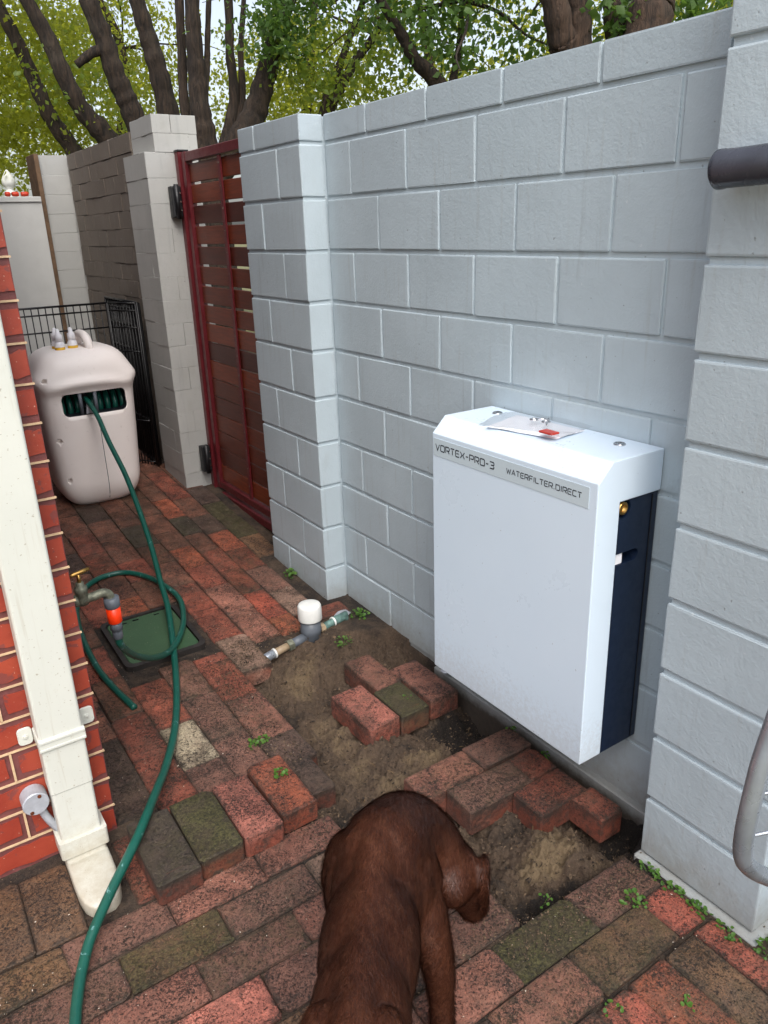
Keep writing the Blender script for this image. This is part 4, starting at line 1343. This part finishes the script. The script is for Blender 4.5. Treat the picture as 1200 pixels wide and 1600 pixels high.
# ------------------------------------------------------------------ chocolate brown dog
def build_dog():
    bm = bmesh.new()
    Wd = Vector((-1.018, -1.818, 0))
    hx = Vector((.633, .774, 0)).normalized()
    rx = Vector((hx.y, -hx.x, 0))
    def P(f, s, z):            # f forward from the withers, s to the dog's right
        return Wd + hx * f + rx * s + Vector((0, 0, z))
    def ell(c, rf, rs, rz, pitch=0.0):
        b = bmesh.new()
        bmesh.ops.create_uvsphere(b, u_segments=20, v_segments=14, radius=1)
        for v in b.verts:
            f, s, z = v.co.x * rf, v.co.y * rs, v.co.z * rz
            f, z = f * math.cos(pitch) - z * math.sin(pitch), f * math.sin(pitch) + z * math.cos(pitch)
            v.co = c + hx * f + rx * s + Vector((0, 0, z))
        merge(bm, b)
    def limb(pts, rad):
        n = len(pts)
        q = catmull(pts, 5)
        rr_ = np.interp(np.linspace(0, n - 1, len(q)), range(n), rad)
        bm_tube(q, list(rr_), 12, bm)
        for p, r in ((pts[0], rad[0]), (pts[-1], rad[-1])):
            b = bmesh.new()
            bmesh.ops.create_icosphere(b, subdivisions=2, radius=r)
            bmesh.ops.translate(b, verts=b.verts[:], vec=Vector(p))
            merge(bm, b)
    # trunk: deep chest, tucked belly, rounded croup
    ell(P(-.03, 0, .360), .16, .098, .148)
    ell(P(.05, .012, .370), .11, .088, .118)
    ell(P(-.19, 0, .385), .18, .094, .118)
    ell(P(-.34, 0, .402), .15, .086, .100)
    ell(P(-.48, 0, .405), .13, .098, .108)
    limb([P(-.55, 0, .465), P(-.45, 0, .482), P(-.30, 0, .470), P(-.15, 0, .468), P(-.04, 0, .482)], [.034, .040, .040, .040, .040])
    # shoulder blades, shoulders and thighs
    for s in (-1, 1):
        limb([P(-.03, s * .038, .485), P(.02, s * .074, .41), P(.03, s * .088, .33)], [.026, .036, .044])
        ell(P(.0, s * .074, .32), .075, .044, .115, .25)
        ell(P(-.50, s * .074, .35), .110, .050, .130, -.15)
        limb([P(-.40, s * .052, .475), P(-.46, s * .066, .46)], [.028, .032])
    # neck and head hang forward, down and to the right
    limb([P(.0, .01, .44), P(.085, .045, .415), P(.125, .095, .350), P(.120, .135, .285)], [.088, .076, .066, .060])
    ell(P(.118, .148, .262), .074, .062, .072)
    limb([P(.125, .155, .25), P(.145, .180, .185), P(.160, .198, .120)], [.056, .042, .036])
    # ears: thin hanging flaps
    for e0, e1, e2 in ((P(.112, .196, .302), P(.118, .222, .245), P(.108, .222, .185)), (P(.165, .10, .30), P(.185, .085, .25), P(.185, .08, .19))):
        limb([e0, e0.lerp(e1, .5)], [.014, .016])
        ell(e1, .046, .011, .068, .15)
        ell(e1.lerp(e2, .7), .030, .010, .044, .1)
    # legs: the near foreleg stands out to the side
    zf = -.045
    limb([P(-.02, .088, .30), P(-.05, .118, .20), P(-.062, .128, .10), P(-.085, .131, zf + .03)], [.052, .037, .027, .026])
    limb([P(-.085, .131, zf + .026), P(-.025, .135, zf + .020)], [.029, .024])
    limb([P(.05, -.085, .30), P(.045, -.088, .20), P(.065, -.085, .08), P(.065, -.085, zf + .03)], [.052, .037, .027, .026])
    limb([P(.065, -.085, zf + .026), P(.13, -.085, zf + .020)], [.029, .024])
    for s in (-1, 1):
        limb([P(-.52, s * .080, .33), P(-.46, s * .088, .22), P(-.57, s * .088, .13), P(-.565, s * .086, zf + .03)], [.075, .050, .030, .027])
        limb([P(-.565, s * .086, zf + .026), P(-.50, s * .086, zf + .020)], [.029, .024])
    # tail
    limb([P(-.60, 0, .455), P(-.70, -.02, .42), P(-.80, -.03, .36)], [.034, .024, .012])
    me = bpy.data.meshes.new('dog')
    bm.to_mesh(me)
    bm.free()
    o = bpy.data.objects.new('tmp', me)
    COL.objects.link(o)
    md = o.modifiers.new('r', 'REMESH')
    md.mode = 'VOXEL'
    md.voxel_size = .0065
    sm = o.modifiers.new('s', 'SMOOTH')
    sm.factor = .6
    sm.iterations = 9
    bpy.context.view_layer.update()
    out = evaluate(o)
    bpy.data.objects.remove(o)
    dog = obj('dog', out, M['coat'], None, True)
    out.name = 'dog'
    tag(dog, 'chocolate brown short-haired dog sniffing down into the dug soil', 'dog')
    obj('nose', bm_lathe([(0, -.012), (.014, -.008), (.017, 0), (.012, .010), (0, .013)], P(.166, .206, .092), (.4, .4, -.6), 14), M['black'], dog, True)
    for s in (-1, 1):
        b = bmesh.new()
        bmesh.ops.create_icosphere(b, subdivisions=2, radius=.010)
        bmesh.ops.translate(b, verts=b.verts[:], vec=P(.150, .172, .225) + rx * (s * .036) + hx * (.012 - .012 * s))
        obj('eye', b, M['black'], dog, True)
    # short coat: fine hairs laid along the body towards the tail
    nv = len(out.vertices)
    co = np.empty(nv * 3); out.vertices.foreach_get('co', co); co = co.reshape(-1, 3)
    nt = np.empty(nv * 3); out.vertices.foreach_get('normal', nt); nt = nt.reshape(-1, 3)
    keep = co[:, 2] > .02
    pool = np.nonzero(keep)[0]
    n = 190000
    pick = rng.choice(pool, n)
    base = co[pick] + rng.normal(0, .0035, (n, 3))
    nn = nt[pick]
    base -= nn * np.sum((base - co[pick]) * nn, 1, keepdims=True)
    flow = np.array([-hx.x, -hx.y, -.25])[None] + rng.normal(0, .30, (n, 3))
    flow -= nn * np.sum(flow * nn, 1, keepdims=True)
    flow /= np.linalg.norm(flow, axis=1, keepdims=True) + 1e-9
    side = np.cross(flow, nn)
    ln = rng.uniform(.010, .022, (n, 1))
    wd = rng.uniform(.0004, .0010, (n, 1))
    v0 = base - side * wd - nn * .0006
    v1 = base + side * wd - nn * .0006
    v2 = base + flow * ln + nn * ln * rng.uniform(.10, .24, (n, 1))
    V = np.stack([v0, v1, v2], 1).reshape(-1, 3)
    hm = bpy.data.meshes.new('coat')
    hm.vertices.add(len(V)); hm.vertices.foreach_set('co', V.reshape(-1))
    hm.loops.add(len(V)); hm.loops.foreach_set('vertex_index', np.arange(len(V)))
    hm.polygons.add(n); hm.polygons.foreach_set('loop_start', np.arange(0, 3 * n, 3))
    hm.update()
    c = obj('coat', hm, M['hair'], dog)
    c['kind'] = 'stuff'
build_dog()

# ------------------------------------------------------------------ weeds, crumbs and litter
def leaf_disc(bm, c, r, nrm, rr):
    n = Vector(nrm).normalized()
    u = n.orthogonal().normalized()
    v = n.cross(u)
    k = 6
    a0 = rr.random() * 6.28
    mid_ = bm.verts.new(c)
    ring = [bm.verts.new(Vector(c) + (u * math.cos(a0 + 6.283 * i / k) + v * math.sin(a0 + 6.283 * i / k)) * r * (.8 + .3 * rr.random()) + n * r * .18) for i in range(k)]
    for i in range(k):
        bm.faces.new((mid_, ring[i], ring[(i + 1) % k]))
def weed(x, y, z, n, spread, r, lb, seed, stretch=(1, 1)):
    rr = random.Random(seed)
    bm = bmesh.new()
    for k in range(n):
        a = rr.random() * 6.283
        d = spread * math.sqrt(rr.random())
        p = Vector((math.cos(a) * d * stretch[0], math.sin(a) * d * stretch[1], rr.uniform(.004, .03) * (1.3 - d / spread * .6)))
        leaf_disc(bm, p, r * rr.uniform(.6, 1.2), (rr.uniform(-.6, .6), rr.uniform(-.8, .3), 1), rr)
        if k % 3 == 0:
            bm_tube([(0, 0, -.005), p * .6, p - Vector((0, 0, .001))], .0007, 4, bm, False)
    o = obj('weed', bm, M['weed'], loc=(x, y, z))
    tag(o, lb, 'weed', 'small weeds in the joints and along the wall')
WE = [(-.135, .31, 34, .045, .0075, 'clover weed at the foot of the left pier by the gate'), (-.075, -.225, 34, .045, .0075, 'clump of clover at the inner wall corner behind the pipe'),
      (-.24, -.36, 22, .04, .006, 'small sprig of weed growing in the soil near the white cap'), (-.845, -.775, 22, .03, .0065, 'clover sprig in the brick joint left of the trench'),
      (-.815, -.77, 10, .02, .006, 'tiny clover leaves beside the trench edge sprig'), (-.075, -1.215, 16, .02, .006, 'tiny weed under the cabinet at the wall foot, upper one'),
      (-.075, -1.38, 12, .02, .006, 'tiny weed under the cabinet at the wall foot, lower one'),
      (-.323, -1.948, 26, .035, .0065, 'pale weed sprig in the joint above the brown brick'), (-.45, -2.2, 12, .02, .0055, 'tiny weed between two bricks at the lower right'),
      (-1.064, -1.774, 12, .02, .0055, 'tiny weed in a joint left of the dog'), (-.60, -2.11, 14, .025, .0055, 'tiny weed in a joint right of the dog'),
      (-.50, -1.80, 8, .025, .0045, 'sprig of tiny yellow-green leaves by the front hole'), (-1.06, -.945, 10, .018, .0055, 'tiny weed behind the pink loose brick'),
      (-.26, -.85, 14, .02, .004, 'light green moss tuft on the mossy standing brick')]
for k, (x, y, n, s, r, lb) in enumerate(WE):
    weed(x, y, max(soil_z(x, y), gz(y) - .02), n, s, r, lb, 100 + k)
o = weed(-.885, -1.05, gz(-1.05) + .072, 18, .020, .0075, 'clover sprig growing on the orange loose brick', 55)
for k, (x, y, n, lb) in enumerate(((-.202, -1.905, 46, 'weeds along the right pier footing, first clump from the hole'), (-.205, -1.985, 50, 'weeds along the right pier footing, second clump from the hole'),
                                   (-.205, -2.06, 50, 'weeds along the right pier footing, third clump from the hole'), (-.205, -2.14, 60, 'weeds at the right pier corner, fourth clump from the hole'),
                                   (-.16, -2.225, 70, 'leafy weeds round the near corner of the right pier'))):
    weed(x, y, gz(y) - .012, int(n * .6), .036, .0056, lb, 300 + k, (.55, 1.1) if k < 4 else (1.3, .8))

# crumbs of earth and grit
def crumbs(name, n, area, size, mat, zoff, label, seed, test=None):
    r = np.random.default_rng(seed)
    V, Fc = [], []
    c = 0
    while c < n:
        x, y = r.uniform(area[0], area[1]), r.uniform(area[2], area[3])
        if test and not test(x, y): continue
        z = zoff(x, y)
        s = size * r.uniform(.4, 1.5) ** 1.5
        o_ = r.normal(0, 1, (5, 3))
        o_ /= np.linalg.norm(o_, axis=1, keepdims=True)
        pts = o_ * s * r.uniform(.6, 1.1, (5, 1)) * np.array([1.3, 1, .7])
        b0 = len(V)
        for p in pts: V.append((x + p[0], y + p[1], z + p[2] + s * .3))
        for f in ((0, 1, 2), (0, 2, 3), (0, 3, 4), (0, 4, 1), (1, 2, 4), (2, 3, 4)): Fc.append([b0 + i for i in f])
        c += 1
    me = bpy.data.meshes.new(name)
    me.from_pydata(V, [], Fc)
    o = obj(name, me, mat)
    tag(o, label, 'debris', kind='stuff')
pit_arr = PIT
def inside(x, y, poly):
    r, (x1, y1) = False, poly[-1]
    for x2, y2 in poly:
        if (y1 > y) != (y2 > y) and x < (x2 - x1) * (y - y1) / (y2 - y1) + x1:
            r = not r
        x1, y1 = x2, y2
    return r
def in_pit(x, y):
    return inside(x, y, PIT)
t_ = NT('earth_crumb')
M['crumb'] = t_.set(t_.mix(t_.ramp(t_.noise(75, 3), .35, .68), lin(24, 19, 16), lin(118, 98, 78)), .95)
t_ = NT('pale_grit')
M['grit'] = t_.set(t_.mix(t_.noise(90, 2), lin(150, 135, 115), lin(225, 215, 200)), .9)
crumbs('soil_crumbs', 12000, (-.85, 0, -1.86, -.15), .0034, M['crumb'], soil_z, 'loose crumbs of dark earth in the trench', 5, in_pit)
crumbs('soil_clods', 500, (-.85, 0, -1.86, -.15), .008, M['crumb'], soil_z, 'larger clods of earth in the trench', 6, in_pit)
crumbs('joint_grit', 1500, (-1.8, -.2, -2.3, 1.6), .0016, M['grit'], lambda x, y: gz(y) + .001, 'pale grit scattered over the paving', 8, lambda x, y: not in_pit(x, y))
crumbs('joint_crumbs', 5200, (-1.9, -.1, -2.4, 1.4), .0022, M['crumb'], lambda x, y: gz(y) - .0005, 'dark earth crumbs scattered over the paving', 9, lambda x, y: not in_pit(x, y))
PAD = [(-.62, -.10), (-.80, -.25), (-.84, -.50), (-.85, -.90), (-.93, -.98), (-.93, -1.22), (-.92, -1.40), (-.80, -1.62), (-.72, -1.75), (-.70, -1.92), (-.40, -1.95), (-.18, -1.93), (.0, -1.8), (.0, -.3), (-.2, -.18)]
def in_rim(x, y):
    return inside(x, y, PAD) and not in_pit(x, y) and x < -.21
crumbs('spilled_earth', 5200, (-.95, 0, -1.97, -.08), .0026, M['crumb'], lambda x, y: gz(y) + .002, 'earth spilled over the brick edges round the trench', 10, in_rim)
# straw and roots
bm = bmesh.new()
for k in range(90):
    x, y = rnd.uniform(-.75, -.05), rnd.uniform(-1.8, -.3)
    if not in_pit(x, y): continue
    a = rnd.random() * 3.14
    l = rnd.uniform(.01, .035)
    z = soil_z(x, y) + .005
    bm_tube([(x, y, z), (x + math.cos(a) * l * .5, y + math.sin(a) * l * .5, z + .004), (x + math.cos(a) * l, y + math.sin(a) * l, z)], .0008, 4, bm, False)
tag(obj('root_fibres', bm, M['litter']), 'dry straw and root fibres in the dug soil', 'debris', kind='stuff')

# ------------------------------------------------------------------ trees behind the wall
def stem(parent, pts, mat, base_z=None, topn=0, seg=14, seed=0, name='stem'):
    """pts: (x,y,z,r) from top to bottom"""
    P_ = list(reversed(pts))
    q = [Vector(p[:3]) for p in P_]
    r = [p[3] for p in P_]
    if base_z is not None:
        d = (q[1] - q[0])
        k = d.x / max(d.z, .05), d.y / max(d.z, .05)
        h1 = q[0].z - .8
        p1 = Vector((q[0].x - k[0] * .55, q[0].y - k[1] * .55, h1))
        q = [Vector((p1.x - k[0] * .35, p1.y - k[1] * .35, base_z)), p1] + q
        r = [r[0] * 1.5, r[0] * 1.2] + r
    d = (q[-1] - q[-2]).normalized()
    for k in range(topn):
        d = (d + Vector((rnd.uniform(-.12, .12), rnd.uniform(-.12, .12), .12))).normalized()
        q.append(q[-1] + d * .8)
        r.append(r[-1] * .78)
    s = catmull(q, 6)
    rr_ = np.interp(np.linspace(0, len(q) - 1, len(s)), range(len(q)), r)
    rr_ = [v * (1 + .07 * math.sin(i * 1.7 + seed)) for i, v in enumerate(rr_)]
    return obj(name, bm_tube(s, rr_, seg, None, True, .10, seed), mat, parent, True), q, r

def leaves(name, parent, mat, blobs, size, seed, per=26, spread=.20):
    """blobs: list of (centre, radii, clusters)"""
    r = np.random.default_rng(seed)
    C_ = []
    for c, rad, n in blobs:
        d = r.normal(0, 1, (n, 3))
        d /= np.linalg.norm(d, axis=1, keepdims=True)
        rr_ = r.uniform(0.0, 1, (n, 1)) ** (1 / 2.4)
        C_.append(np.array(c)[None] + d * rr_ * np.array(rad)[None])
    C_ = np.concatenate(C_)
    C_ = C_[C_[:, 2] > 1.2]
    n = len(C_) * per
    cc = np.repeat(C_, per, 0)
    off = r.normal(0, 1, (n, 3)) * spread * np.array([1, 1, .6]) * np.repeat(r.uniform(.5, 1.3, (len(C_), 1)), per, 0)
    p = cc + off
    ax1 = r.normal(0, 1, (n, 3)) + np.array([0, 0, -.5])
    ax1 /= np.linalg.norm(ax1, axis=1, keepdims=True)
    ax2 = np.cross(ax1, r.normal(0, 1, (n, 3)))
    ax2 /= np.linalg.norm(ax2, axis=1, keepdims=True) + 1e-9
    ax3 = np.cross(ax1, ax2)
    L = size * r.uniform(.6, 1.25, (n, 1))
    Wd_ = L * r.uniform(.26, .38, (n, 1))
    a = p
    b_ = p + ax1 * L * .45 + ax2 * Wd_ + ax3 * Wd_ * .3
    c_ = p + ax1 * L
    d_ = p + ax1 * L * .45 - ax2 * Wd_ + ax3 * Wd_ * .3
    V = np.stack([a, b_, c_, d_], 1).reshape(-1, 3)
    i0 = np.arange(n) * 4
    T = np.stack([np.stack([i0, i0 + 1, i0 + 2], 1), np.stack([i0, i0 + 2, i0 + 3], 1)], 1).reshape(-1, 3)
    hm = bpy.data.meshes.new(name)
    hm.vertices.add(len(V)); hm.vertices.foreach_set('co', V.reshape(-1))
    hm.loops.add(T.size); hm.loops.foreach_set('vertex_index', T.reshape(-1))
    hm.polygons.add(len(T)); hm.polygons.foreach_set('loop_start', np.arange(0, T.size, 3))
    hm.update()
    return obj(name, hm, mat, parent)

def twigs(parent, q, n, seed, ln=1.1):
    r = random.Random(seed)
    bm = bmesh.new()
    for k in range(n):
        i = r.randrange(max(1, len(q) - 3), len(q)) if len(q) > 3 else len(q) - 1
        p = q[i]
        d = Vector((r.uniform(-1, 1), r.uniform(-1, 1), r.uniform(-.2, .6))).normalized()
        pts = [p]
        for s in range(4):
            d = (d + Vector((r.uniform(-.4, .4), r.uniform(-.4, .4), r.uniform(-.35, .25)))).normalized()
            pts.append(pts[-1] + d * ln * .28)
        bm_tube(catmull(pts, 3), list(np.linspace(.018, .004, 13)), 6, bm, False)
    obj('branches', bm, M['bark'], parent, True)

# tree 1: two stems leaning left, behind the far wall
T1 = empty('tree', (1.0, 6.3, .15), 'leaning two-stemmed tree at the far left above the old brick wall', 'tree', 'trees behind the wall')
_, q1, _ = stem(T1, [(.218, 6.6, 3.768, .064), (.34, 6.6, 3.463, .065), (.435, 6.6, 3.135, .073), (.537, 6.6, 2.812, .081), (.731, 6.6, 2.477, .094)], M['bark'], .1, 3, seed=1)
_, q2, _ = stem(T1, [(.351, 6.0, 3.737, .066), (.487, 6.0, 3.434, .077), (.603, 6.0, 3.059, .086), (.743, 6.0, 2.781, .091), (.932, 6.0, 2.551, .115)], M['bark'], .1, 3, seed=2)
twigs(T1, q1 + q2, 10, 3)
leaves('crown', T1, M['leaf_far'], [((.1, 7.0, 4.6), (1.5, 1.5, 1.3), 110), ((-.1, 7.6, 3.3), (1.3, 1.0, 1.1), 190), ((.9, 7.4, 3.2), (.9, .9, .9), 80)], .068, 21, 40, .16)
# tree 2
T2 = empty('tree', (1.3, 5.4, .15), 'two-stemmed tree rising behind the old painted pillar', 'tree', 'trees behind the wall')
_, q1, _ = stem(T2, [(.808, 5.6, 3.701, .084), (.902, 5.6, 3.397, .092), (.959, 5.6, 3.132, .096), (1.032, 5.6, 2.916, .101), (1.108, 5.6, 2.692, .109)], M['bark'], .1, 3, seed=4)
_, q2, _ = stem(T2, [(1.133, 5.2, 3.651, .073), (1.199, 5.2, 3.35, .084), (1.255, 5.2, 3.09, .091), (1.315, 5.2, 2.683, .1)], M['bark'], .1, 3, seed=5)
stem(T2, [(.62, 5.62, 3.16, .035), (.78, 5.6, 3.27, .045), (.90, 5.6, 3.30, .055)], M['bark'], None, 0, seed=6)
twigs(T2, q1 + q2, 10, 7)
leaves('crown', T2, M['leaf_mid'], [((1.2, 6.0, 5.4), (1.7, 1.4, 1.2), 60), ((.9, 6.4, 3.3), (.7, .5, .8), 22)], .06, 22, 40)
# tree 3: the many-stemmed tree right behind the gate
T3 = empty('tree', (1.4, 4.1, .12), 'many-stemmed tree rising straight behind the red gate', 'tree', 'trees behind the wall')
_, q1, _ = stem(T3, [(1.254, 4.2, 3.452, .061), (1.237, 4.2, 3.172, .068), (1.23, 4.2, 2.886, .077), (1.23, 4.2, 2.591, .089), (1.247, 4.2, 2.338, .113)], M['bark'], .1, 3, seed=8)
stem(T3, [(1.222, 4.4, 3.491, .038), (1.196, 4.4, 3.109, .039), (1.171, 4.4, 2.637, .045), (1.21, 4.28, 2.0, .06)], M['bark'], None, 2, seed=9)
stem(T3, [(1.425, 4.25, 3.48, .022), (1.374, 4.25, 3.145, .025), (1.345, 4.25, 2.949, .028), (1.27, 4.23, 2.649, .034)], M['bark'], None, 2, seed=10)
_, q2, _ = stem(T3, [(1.584, 4.2, 3.487, .036), (1.555, 4.2, 3.103, .039), (1.56, 4.2, 2.757, .045), (1.465, 4.2, 2.447, .057), (1.36, 4.16, 2.2, .09)], M['bark'], None, 2, seed=11)
stem(T3, [(1.728, 4.2, 3.502, .022), (1.658, 4.2, 3.111, .025), (1.631, 4.2, 2.735, .034), (1.501, 4.2, 2.438, .057)], M['bark'], None, 2, seed=12)
_, q3, _ = stem(T3, [(2.051, 4.0, 3.494, .066), (1.914, 4.0, 3.194, .078), (1.781, 4.0, 2.891, .089), (1.665, 4.0, 2.636, .107), (1.555, 4.0, 2.455, .118), (1.42, 4.12, 2.24, .115)], M['bark'], None, 3, seed=13)
obj('fork', bm_tube(catmull([(1.235, 4.19, 1.95), (1.30, 4.17, 2.10), (1.40, 4.14, 2.22), (1.56, 4.02, 2.47)], 5), [.13] * 6 + [.12] * 6 + [.11] * 4, 16, None, True, .12, 3), M['bark'], T3, True)
twigs(T3, q1 + q2 + q3, 14, 14)
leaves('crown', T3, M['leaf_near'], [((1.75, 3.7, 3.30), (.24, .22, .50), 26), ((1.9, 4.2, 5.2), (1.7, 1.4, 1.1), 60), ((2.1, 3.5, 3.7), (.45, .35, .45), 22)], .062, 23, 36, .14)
# tree 4
T4 = empty('tree', (2.1, 3.6, .12), 'small forked tree just above the inner corner of the block wall', 'tree', 'trees behind the wall')
_, q1, _ = stem(T4, [(2.461, 3.6, 3.264, .028), (2.345, 3.6, 3.038, .03), (2.221, 3.6, 2.811, .036), (2.109, 3.6, 2.557, .045)], M['bark'], .1, 2, seed=15)
_, q2, _ = stem(T4, [(2.671, 3.6, 3.211, .032), (2.46, 3.6, 2.998, .038), (2.269, 3.6, 2.739, .043), (2.127, 3.6, 2.548, .05)], M['bark'], None, 2, seed=16)
twigs(T4, q1 + q2, 10, 17)
leaves('crown', T4, M['leaf_mid'], [((2.35, 3.5, 2.95), (.55, .4, .42), 32), ((2.7, 3.4, 3.6), (.7, .6, .6), 30), ((2.1, 3.9, 3.0), (.35, .3, .35), 14)], .056, 24, 38, .14)
# tree 5
T5 = empty('tree', (2.6, 2.4, .12), 'dark leafy tree leaning left over the middle of the block wall', 'tree', 'trees behind the wall')
_, q1, _ = stem(T5, [(1.955, 2.4, 3.106, .032), (2.09, 2.4, 2.96, .04), (2.232, 2.4, 2.786, .048), (2.473, 2.4, 2.609, .064)], M['bark'], .1, 3, seed=18)
_, q2, _ = stem(T5, [(2.75, 2.5, 3.25, .02), (2.70, 2.45, 3.0, .025), (2.62, 2.42, 2.75, .03), (2.52, 2.4, 2.45, .04)], M['bark'], None, 2, seed=19)
twigs(T5, q1 + q2, 16, 20)
leaves('crown', T5, M['leaf_near'], [((2.30, 2.35, 3.15), (.62, .45, .42), 32), ((2.9, 2.2, 3.0), (.55, .4, .45), 18), ((2.75, 2.3, 4.5), (1.3, 1.1, .9), 60)], .066, 25, 38, .15)
# trees 6 and 7: thick furrowed trunks
T6 = empty('tree', (3.0, 1.6, .12), 'pair of dark furrowed trunks above the middle right of the wall', 'tree', 'trees behind the wall')
_, q1, _ = stem(T6, [(2.70, 1.65, 3.4, .085), (2.831, 1.6, 3.069, .089), (2.928, 1.6, 2.846, .1), (2.982, 1.6, 2.731, .11)], M['bark_rough'], .1, 3, 18, seed=21)
_, q2, _ = stem(T6, [(3.01, 1.5, 3.4, .078), (3.031, 1.55, 3.079, .081), (3.05, 1.55, 2.847, .091)], M['bark_rough'], .1, 3, 18, seed=22)
leaves('crown', T6, M['leaf_mid'], [((3.0, 1.8, 5.0), (1.6, 1.4, 1.1), 60)], .08, 26)
T7 = empty('tree', (3.36, 1.25, .12), 'thickest furrowed trunk beside the top of the right pier', 'tree', 'trees behind the wall')
_, q1, _ = stem(T7, [(3.43, 1.15, 3.4, .138), (3.395, 1.2, 3.044, .142), (3.349, 1.2, 2.887, .156)], M['bark_rough'], .1, 3, 18, seed=23)
stem(T7, [(3.31, 1.5, 3.4, .066), (3.322, 1.5, 3.1, .069), (3.367, 1.5, 2.946, .079)], M['bark_rough'], .1, 2, seed=24)
leaves('crown', T7, M['leaf_near'], [((3.3, 1.35, 3.0), (.18, .12, .18), 8), ((3.75, 1.0, 2.95), (.22, .2, .2), 12), ((3.8, .9, 5.0), (1.6, 1.3, 1.1), 50)], .08, 27, spread=.11)
# backdrop trees further off, their backlit glow put into the leaf colour
BG = [((.2, 10.5, 3.0), (1.6, 1.2, 1.9), 'pale sunlit tree far behind, at the left edge above the board'), ((2.6, 11.0, 4.0), (1.7, 1.2, 1.6), 'pale sunlit tree far behind, between the pillar and the gate'),
      ((4.9, 9.2, 3.5), (1.5, 1.2, 1.3), 'pale sunlit tree far behind, above the left pier'), ((6.2, 7.2, 2.6), (1.5, 1.1, 1.5), 'pale sunlit tree far behind the inner wall corner'),
      ((6.5, 5.0, 2.7), (1.5, 1.1, 1.5), 'yellow-green tree behind the leaning dark tree'), ((7.0, 3.2, 2.9), (1.3, 1.2, 1.6), 'yellow-green tree behind the furrowed trunks')]
for k, (c, rad, lb) in enumerate(BG):
    t7 = empty('tree', (c[0], c[1], .12), lb, 'tree', 'sunlit trees further behind')
    r2 = random.Random(k)
    _, q, _ = stem(t7, [(c[0] + r2.uniform(-.5, .5), c[1], c[2] + 1.6, .05), (c[0] + r2.uniform(-.3, .3), c[1], c[2] + .4, .07), (c[0], c[1], c[2] - 1.0, .10)], M['bark'], .1, 1, 10, seed=30 + k, name='trunk')
    twigs(t7, q, 12, 40 + k, 1.6)
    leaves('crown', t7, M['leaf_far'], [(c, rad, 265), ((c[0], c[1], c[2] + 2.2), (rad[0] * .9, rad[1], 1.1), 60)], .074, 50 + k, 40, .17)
